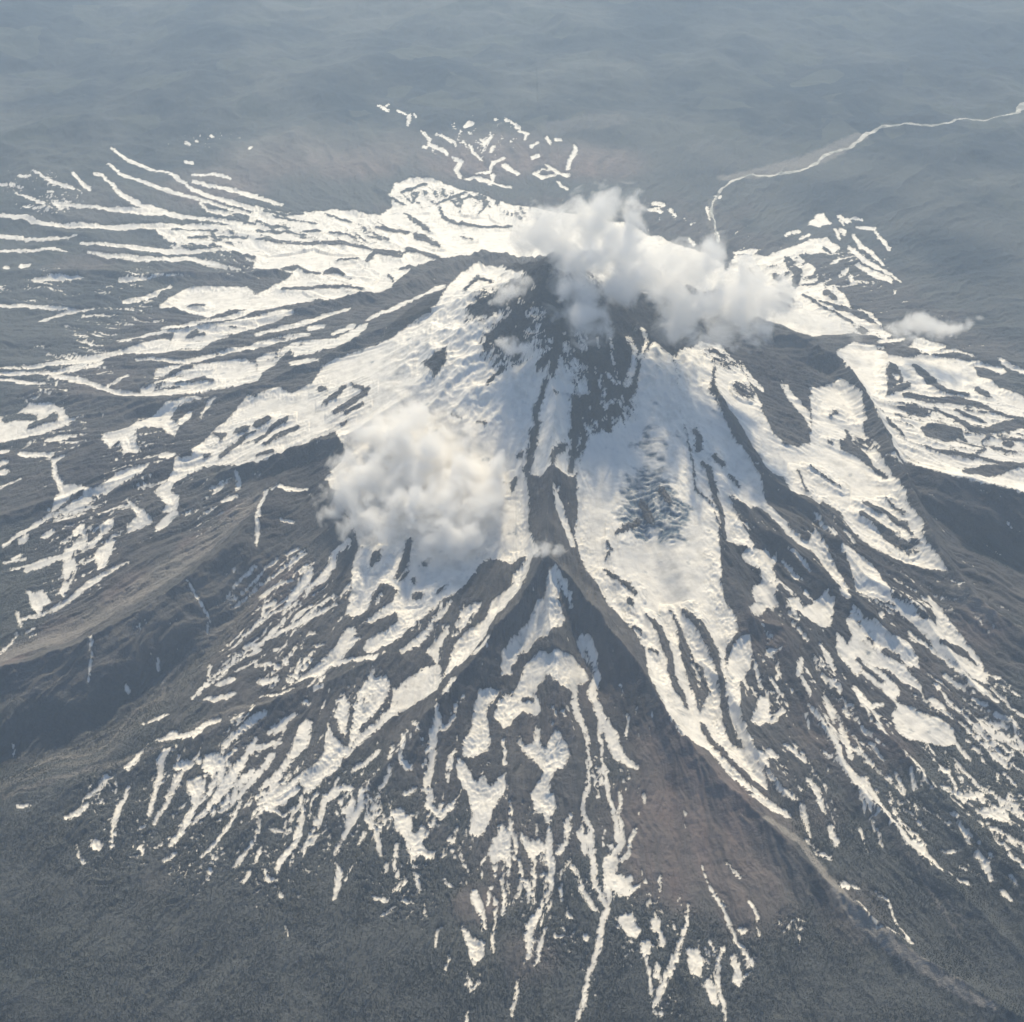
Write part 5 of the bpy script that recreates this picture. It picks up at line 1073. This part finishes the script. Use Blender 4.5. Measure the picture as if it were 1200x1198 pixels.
def ground_material():
    m, nt, out = new_mat('volcanic_ground')
    b = nt.nodes.new('ShaderNodeBsdfPrincipled'); b.inputs['Roughness'].default_value = 0.95
    b.inputs['Specular IOR Level'].default_value = 0.15
    pos = nt.nodes.new('ShaderNodeNewGeometry').outputs['Position']
    n1 = noise_node(nt, pos, 0.006, 8, 0.65)
    n2 = noise_node(nt, pos, 0.05, 5, 0.7)
    n3 = noise_node(nt, pos, 0.0012, 5, 0.55)
    rock = mixc(nt, ramp(nt, n1, 0.35, 0.65), (0.052, 0.054, 0.062), (0.110, 0.106, 0.110))
    rock = mixc(nt, ramp(nt, n3, 0.42, 0.62), rock, (0.088, 0.090, 0.096))
    rock = mixc(nt, ramp(nt, n2, 0.55, 0.75), rock, (0.13, 0.13, 0.132))
    pum = mixc(nt, ramp(nt, n1, 0.3, 0.7), (0.185, 0.145, 0.142), (0.28, 0.228, 0.218))
    pum = mixc(nt, attr(nt, 'lowland'), pum, mixc(nt, ramp(nt, n3, 0.35, 0.65), (0.15, 0.148, 0.142), (0.23, 0.225, 0.21)))
    gra = mixc(nt, ramp(nt, n2, 0.3, 0.7), (0.23, 0.215, 0.20), (0.33, 0.31, 0.29))
    fo = mixc(nt, ramp(nt, n2, 0.35, 0.7), (0.092, 0.100, 0.106), (0.112, 0.120, 0.124))
    fo = mixc(nt, ramp(nt, n3, 0.52, 0.70), fo, (0.105, 0.110, 0.108))
    rock = mixc(nt, attr(nt, 'wash'), rock, (0.132, 0.128, 0.130))
    rock = mixc(nt, attr(nt, 'crag'), rock, mixc(nt, ramp(nt, n2, 0.4, 0.65), (0.030, 0.033, 0.045), (0.080, 0.077, 0.084)))
    vo = nt.nodes.new('ShaderNodeTexVoronoi'); vo.inputs['Scale'].default_value = 0.0017; vo.inputs['Randomness'].default_value = 0.9
    nt.links.new(pos, vo.inputs['Vector'])
    sepc = nt.nodes.new('ShaderNodeSeparateColor'); nt.links.new(vo.outputs['Color'], sepc.inputs[0])
    cut = nt.nodes.new('ShaderNodeMath'); cut.operation = 'MULTIPLY'
    nt.links.new(ramp(nt, sepc.outputs[0], 0.80, 0.84), cut.inputs[0]); nt.links.new(attr(nt, 'lowland'), cut.inputs[1])
    fo = mixc(nt, attr(nt, 'lowland'), fo, mixc(nt, ramp(nt, noise_node(nt, pos, 0.00035, 6, 0.6), 0.35, 0.65), (0.016, 0.028, 0.042), (0.115, 0.122, 0.118)))
    fo = mixc(nt, cut.outputs[0], fo, (0.075, 0.085, 0.080))
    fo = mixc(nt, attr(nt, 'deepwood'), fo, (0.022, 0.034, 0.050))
    c = mixc(nt, attr(nt, 'forest'), rock, fo)
    c = mixc(nt, attr(nt, 'pumice'), c, pum)
    c = mixc(nt, attr(nt, 'gravel'), c, gra)
    nt.links.new(c, b.inputs['Base Color'])
    bump = nt.nodes.new('ShaderNodeBump'); bump.inputs['Strength'].default_value = 1.0; bump.inputs['Distance'].default_value = 14.0
    nt.links.new(n2, bump.inputs['Height'])
    nt.links.new(bump.outputs[0], b.inputs['Normal'])
    nt.links.new(b.outputs[0], out.inputs['Surface'])
    return m

def snow_material():
    m, nt, out = new_mat('weathered_snow')
    b = nt.nodes.new('ShaderNodeBsdfPrincipled'); b.inputs['Roughness'].default_value = 0.55
    b.inputs['Specular IOR Level'].default_value = 0.3
    pos = nt.nodes.new('ShaderNodeNewGeometry').outputs['Position']
    n1 = noise_node(nt, pos, 0.01, 7, 0.6)
    n2 = noise_node(nt, pos, 0.045, 4, 0.65)
    n3 = noise_node(nt, pos, 0.0016, 4, 0.5)
    c = mixc(nt, ramp(nt, n1, 0.42, 0.70), (0.87, 0.835, 0.77), (0.68, 0.65, 0.595))
    c = mixc(nt, ramp(nt, n3, 0.48, 0.66), c, (0.78, 0.755, 0.71))
    c = mixc(nt, attr(nt, 'thin'), c, (0.40, 0.38, 0.355))
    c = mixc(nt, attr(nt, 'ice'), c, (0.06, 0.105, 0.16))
    nt.links.new(c, b.inputs['Base Color'])
    bump = nt.nodes.new('ShaderNodeBump'); bump.inputs['Strength'].default_value = 0.35; bump.inputs['Distance'].default_value = 6.0
    nt.links.new(n2, bump.inputs['Height'])
    nt.links.new(bump.outputs[0], b.inputs['Normal'])
    nt.links.new(b.outputs[0], out.inputs['Surface'])
    return m

def plain_mesh(name, co, quads, mat, attrs=None, smooth=True):
    me = bpy.data.meshes.new(name)
    nv = len(co); nf = len(quads); k = quads.shape[1]
    me.vertices.add(nv); me.vertices.foreach_set('co', np.ascontiguousarray(co, np.float32).ravel())
    me.loops.add(nf * k); me.loops.foreach_set('vertex_index', np.ascontiguousarray(quads, np.int32).ravel())
    me.polygons.add(nf); me.polygons.foreach_set('loop_start', np.arange(0, nf * k, k, dtype=np.int32))
    me.polygons.foreach_set('use_smooth', np.full(nf, smooth))
    for nm, arr in (attrs or {}).items():
        a = me.attributes.new(nm, 'FLOAT', 'POINT'); a.data.foreach_set('value', np.ascontiguousarray(arr, np.float32).ravel())
    me.update(calc_edges=True)
    me.materials.append(mat)
    o = bpy.data.objects.new(name, me); COL.objects.link(o)
    return o

def tag(o, label=None, cat=None, group=None, kind=None):
    for k, v in (('label', label), ('category', cat), ('group', group), ('kind', kind)):
        if v: o[k] = v
    return o

# ------------------------------------------------------------------ terrain sheet
ii = np.arange(NR * NC, dtype=np.int64).reshape(NR, NC)
Q = np.stack([ii[:-1, :-1], ii[:-1, 1:], ii[1:, 1:], ii[1:, :-1]], -1).reshape(-1, 4)
co = np.stack([GX, GY, GZ], -1).reshape(-1, 3)
terrain = plain_mesh('terrain', co, Q, ground_material(),
                     {'forest': zforest, 'pumice': zbrown * np.clip(0.75 + 0.8 * fbm(TH_ * 40, LR_ * 6, 4), 0, 1), 'gravel': zgrav_lift, 'wash': wash, 'crag': np.clip(np.maximum(zr + 0.7 * sstep(2300, 2900, GZ), soft_zone(TONES['darkrock']) * (0.8 + 0.8 * fbm(GX / 300, GY / 300, 4))), 0, 1), 'lowland': sstep(6500, 9500, R_), 'deepwood': soft_zone(TONES['deepwood']) * sstep(-0.45, 0.1, fbm(GX / 2200, GY / 2200, 4))})
tag(terrain, 'snow streaked grey volcano slopes running down to dark forest valleys', 'terrain', kind='structure')

# snow: a real sheet lying on the terrain, dipping below it where the patches end
Fs = F
depth = np.where(Fs < 0, Fs * 0.10, 3.5 * (1 - np.exp(-np.maximum(Fs, 0) / 35.0)))
depth = np.maximum(depth, -4)
keepv = (Fs > -14)
kq = keepv.ravel()[Q].all(1) & (Fs.ravel()[Q].max(1) > -2)
Qs = Q[kq]
used, inv = np.unique(Qs, return_inverse=True)
sco = co[used].copy(); sco[:, 2] += depth.ravel()[used]
zice_shade = np.clip(sstep(0.30, 0.85, zice + 1.1 * fbm(GX / 150, GY / 110, 4)) * np.clip(1.6 - 1.4 * crev, 0.15, 1), 0, 1)  # blue ice tint, with crevasse shade painted in as darker colour
zthin = sstep(12, 0, F + 9 * fbm(GX / 60 + 4, GY / 60, 3)) * 0.9
snow = plain_mesh('snow', sco, inv.reshape(-1, 4), snow_material(), {'ice': zice_shade.ravel()[used], 'thin': zthin.ravel()[used]})
tag(snow, 'white summer snowfields, glaciers and gully streaks lying on the volcano', 'snow', kind='stuff')

# height lookup on the grid
def ground_z(x, y):
    x = np.atleast_1d(np.asarray(x, float)); y = np.atleast_1d(np.asarray(y, float))
    r = np.clip(np.interp(y, ys, np.arange(NR)), 0, NR - 1.001); r0 = r.astype(int); fr = r - r0
    D = DD[r0] * (1 - fr) + DD[r0 + 1] * fr
    c = np.clip(np.interp(x / D, ss, np.arange(NC)), 0, NC - 1.001); c0 = c.astype(int); fc = c - c0
    z = GZ
    return (z[r0, c0] * (1 - fr) * (1 - fc) + z[r0 + 1, c0] * fr * (1 - fc) + z[r0, c0 + 1] * (1 - fr) * fc + z[r0 + 1, c0 + 1] * fr * fc), r0, c0

# ------------------------------------------------------------------ river bed in the far valley
m_river, nt, out = new_mat('river_gravel')
b = nt.nodes.new('ShaderNodeBsdfPrincipled'); b.inputs['Roughness'].default_value = 0.7
pos = nt.nodes.new('ShaderNodeNewGeometry').outputs['Position']
nt.links.new(mixc(nt, ramp(nt, noise_node(nt, pos, 0.006, 4), 0.4, 0.62), (0.55, 0.53, 0.48), (0.26, 0.27, 0.25)), b.inputs['Base Color'])
nt.links.new(b.outputs[0], out.inputs['Surface'])
def river():
    P = np.array(RIVER, float)
    t = np.arange(len(P)); tt = np.linspace(0, len(P) - 1, 900)
    X = np.interp(tt, t, P[:, 0]); Y = np.interp(tt, t, P[:, 1]); W = np.interp(tt, t, P[:, 2])
    for _ in range(12):
        X[1:-1] = (X[:-2] + X[2:] + 2 * X[1:-1]) / 4; Y[1:-1] = (Y[:-2] + Y[2:] + 2 * Y[1:-1]) / 4
    X = X + 60 * fbm(X / 800, Y / 800, 3); Y = Y + 110 * fbm(X / 700 + 9, Y / 700, 3)
    W = W * np.clip(1 + 1.3 * fbm(X / 350, Y / 350, 4), 0.25, 2.2)
    tx = np.gradient(X); ty = np.gradient(Y); L = np.hypot(tx, ty); nx = -ty / L; ny = tx / L
    cols = []
    for s in (-1, -0.6, -0.2, 0.2, 0.6, 1):
        x = X + nx * W * s; y = Y + ny * W * s
        z, _, _ = ground_z(x, y)
        cols.append(np.stack([x, y, z + 6.0 - 4.0 * abs(s)], -1))
    V = np.stack(cols, 1)   # the bed: level across, edges sinking into the banks
    n, k = V.shape[:2]; jj = np.arange(n * k).reshape(n, k)
    q = np.stack([jj[:-1, :-1], jj[:-1, 1:], jj[1:, 1:], jj[1:, :-1]], -1).reshape(-1, 4)
    return plain_mesh('river', V.reshape(-1, 3), q, m_river)
tag(river(), 'pale braided river bed winding through the far forest valley', 'river', kind='structure')

# ------------------------------------------------------------------ conifer forest on the lower slopes (nobody could count it)
def forest(n=230000):
    rng = np.random.RandomState(3)
    # candidates spread over the grid cells inside the picture's part of the mountain
    r0 = np.searchsorted(ys, (CAM_Z - 1500) / math.tan(math.radians(61)))
    r1 = np.searchsorted(ys, (CAM_Z - 1500) / math.tan(math.radians(33)))
    rr = rng.randint(r0, r1, n * 6); cc = rng.randint(75, NC - 76, n * 6)
    p = zforest[rr, cc] * (F[rr, cc] < 5) * sstep(0.5, 0.15, zbrown[rr, cc]) * (0.35 + 0.65 * sstep(-0.3, 0.3, fbm(GX[rr, cc] / 420, GY[rr, cc] / 420, 4)))
    keep = rng.rand(len(rr)) < p
    rr = rr[keep][:n]; cc = cc[keep][:n]
    a = rng.rand(len(rr)); bq = rng.rand(len(rr))
    x = GX[rr, cc] + a * (GX[rr, cc + 1] - GX[rr, cc]); y = GY[rr, cc] + bq * (GY[rr + 1, cc] - GY[rr, cc])
    z, _, _ = ground_z(x, y)
    h = 6 + 8 * rng.rand(len(x)) ** 1.5; w = h * (0.18 + 0.1 * rng.rand(len(x)))
    k = 5
    ang = rng.rand(len(x))[:, None] * 6.28 + np.arange(k)[None] * 2 * np.pi / k
    base = np.stack([x[:, None] + np.cos(ang) * w[:, None], y[:, None] + np.sin(ang) * w[:, None], np.repeat((z + h * 0.08)[:, None], k, 1)], -1)
    top = np.stack([x, y, z + h], -1)[:, None]
    bot = np.stack([x, y, z - 1.0], -1)[:, None]
    V = np.concatenate([base, top, bot], 1)
    o = (np.arange(len(x)) * (k + 2))[:, None, None]
    T = np.array([[i, (i + 1) % k, k] for i in range(k)] + [[(i + 1) % k, i, k + 1] for i in range(k)])
    f = (o + T[None]).reshape(-1, 3)
    m, nt, out = new_mat('conifer_foliage')
    b = nt.nodes.new('ShaderNodeBsdfPrincipled'); b.inputs['Roughness'].default_value = 0.9
    pos = nt.nodes.new('ShaderNodeNewGeometry').outputs['Position']
    nt.links.new(mixc(nt, noise_node(nt, pos, 0.03, 3), (0.075, 0.088, 0.092), (0.115, 0.126, 0.122)), b.inputs['Base Color'])
    nt.links.new(b.outputs[0], out.inputs['Surface'])
    return plain_mesh('forest', V.reshape(-1, 3), f, m, smooth=False)
tag(forest(), 'dark conifer forest thinning out among the lowest snow patches', 'forest', kind='stuff')

# ------------------------------------------------------------------ clouds: closed bodies of vapour drifting against the mountain
def cloud_material(name, puffs, fl, dens, edge, nscale, ragged):
    """vapour density: soft union of the puffs, eaten into by billowing noise"""
    m, nt, out = new_mat(name)
    v = nt.nodes.new('ShaderNodeVolumePrincipled')
    v.inputs['Color'].default_value = (1.0, 0.995, 0.985, 1)
    v.inputs['Anisotropy'].default_value = 0.0
    tc = nt.nodes.new('ShaderNodeTexCoord').outputs['Object']
    sc = nt.nodes.new('ShaderNodeVectorMath'); sc.operation = 'MULTIPLY'; sc.inputs[1].default_value = (1, 1, 1 / fl)
    nt.links.new(tc, sc.inputs[0])
    acc = None
    for (x, y, z, r) in puffs:
        d = nt.nodes.new('ShaderNodeVectorMath'); d.operation = 'DISTANCE'; d.inputs[1].default_value = (x, y, z / fl)
        nt.links.new(sc.outputs[0], d.inputs[0])
        k = nt.nodes.new('ShaderNodeMath'); k.operation = 'MULTIPLY_ADD'; k.inputs[1].default_value = -1 / r; k.inputs[2].default_value = 1.0
        nt.links.new(d.outputs['Value'], k.inputs[0])
        if acc is None: acc = k.outputs[0]
        else:
            s = nt.nodes.new('ShaderNodeMath'); s.operation = 'SMOOTH_MAX'; s.inputs[2].default_value = 0.25
            nt.links.new(acc, s.inputs[0]); nt.links.new(k.outputs[0], s.inputs[1]); acc = s.outputs[0]
    n = noise_node(nt, tc, nscale, 8, 0.60)
    n.node.inputs['Distortion'].default_value = 0.5
    a = nt.nodes.new('ShaderNodeMath'); a.operation = 'MULTIPLY_ADD'; a.inputs[1].default_value = ragged * 2; a.inputs[2].default_value = -ragged - 0.1
    nt.links.new(n, a.inputs[0])
    b = nt.nodes.new('ShaderNodeMath'); b.operation = 'ADD'
    nt.links.new(acc, b.inputs[0]); nt.links.new(a.outputs[0], b.inputs[1])
    mr = nt.nodes.new('ShaderNodeMapRange'); mr.inputs[1].default_value = 0.0; mr.inputs[2].default_value = edge
    mr.inputs[3].default_value = 0.0; mr.inputs[4].default_value = dens
    nt.links.new(b.outputs[0], mr.inputs[0]); nt.links.new(mr.outputs[0], v.inputs['Density'])
    nt.links.new(v.outputs[0], out.inputs['Volume'])
    return m

def cloud(name, puffs, fl, voxel, dens, edge, nscale, ragged, label, cat='cloud', group=None):
    import bmesh
    cx = sum(p[0] for p in puffs) / len(puffs); cy = sum(p[1] for p in puffs) / len(puffs); cz = sum(p[2] for p in puffs) / len(puffs)
    loc = [(x - cx, y - cy, z - cz, r) for (x, y, z, r) in puffs]
    bm = bmesh.new()
    for (x, y, z, r) in loc:
        ret = bmesh.ops.create_icosphere(bm, subdivisions=3, radius=r * 1.65)
        for v in ret['verts']:
            v.co.z *= fl; v.co += Vector((x, y, z))
    me = bpy.data.meshes.new(name); bm.to_mesh(me); bm.free()
    o = bpy.data.objects.new(name, me); COL.objects.link(o); o.location = (cx, cy, cz)
    rm = o.modifiers.new('join', 'REMESH'); rm.mode = 'VOXEL'; rm.voxel_size = voxel
    dg = bpy.context.evaluated_depsgraph_get()
    me2 = bpy.data.meshes.new_from_object(o.evaluated_get(dg))
    o.modifiers.clear(); o.data = me2; me2.name = name
    b2 = bmesh.new(); b2.from_mesh(me2)                  # keep only the outer skin
    left = set(b2.verts); shells = []
    while left:
        s = left.pop(); comp = {s}; stack = [s]
        while stack:
            for e in stack.pop().link_edges:
                for w in e.verts:
                    if w in left: left.discard(w); comp.add(w); stack.append(w)
        shells.append(comp)
    shells.sort(key=len)
    for comp in shells[:-1]:
        if len(comp) < 0.25 * len(shells[-1]): bmesh.ops.delete(b2, geom=list(comp), context='VERTS')
    b2.to_mesh(me2); b2.free()
    me2.materials.clear(); me2.materials.append(cloud_material(name + '_vapour', loc, fl, dens, edge, nscale, ragged))
    return tag(o, label, cat, group)

for c in CLOUDS:
    cloud(**c)

# ------------------------------------------------------------------ haze
def haze(density=1.95e-5):
    x, y0, y1, z0, z1 = 300000, -60000, 160000, GZ.min() - 1, CAM_Z + 1500
    V = np.array([(sx * x, yy, zz) for zz in (z0, z1) for yy in (y0, y1) for sx in (-1, 1)], float)
    f = np.array([[0, 2, 3, 1], [4, 5, 7, 6], [0, 1, 5, 4], [2, 6, 7, 3], [0, 4, 6, 2], [1, 3, 7, 5]])
    m, nt, out = new_mat('haze_air')
    v = nt.nodes.new('ShaderNodeVolumePrincipled')
    v.inputs['Color'].default_value = (0.60, 0.77, 1.0, 1)
    v.inputs['Density'].default_value = density
    v.inputs['Anisotropy'].default_value = 0.45
    nt.links.new(v.outputs[0], out.inputs['Volume'])
    return plain_mesh('haze', V, f, m, smooth=False)
tag(haze(), 'pale blue haze filling the air over the valleys', 'haze', kind='stuff')
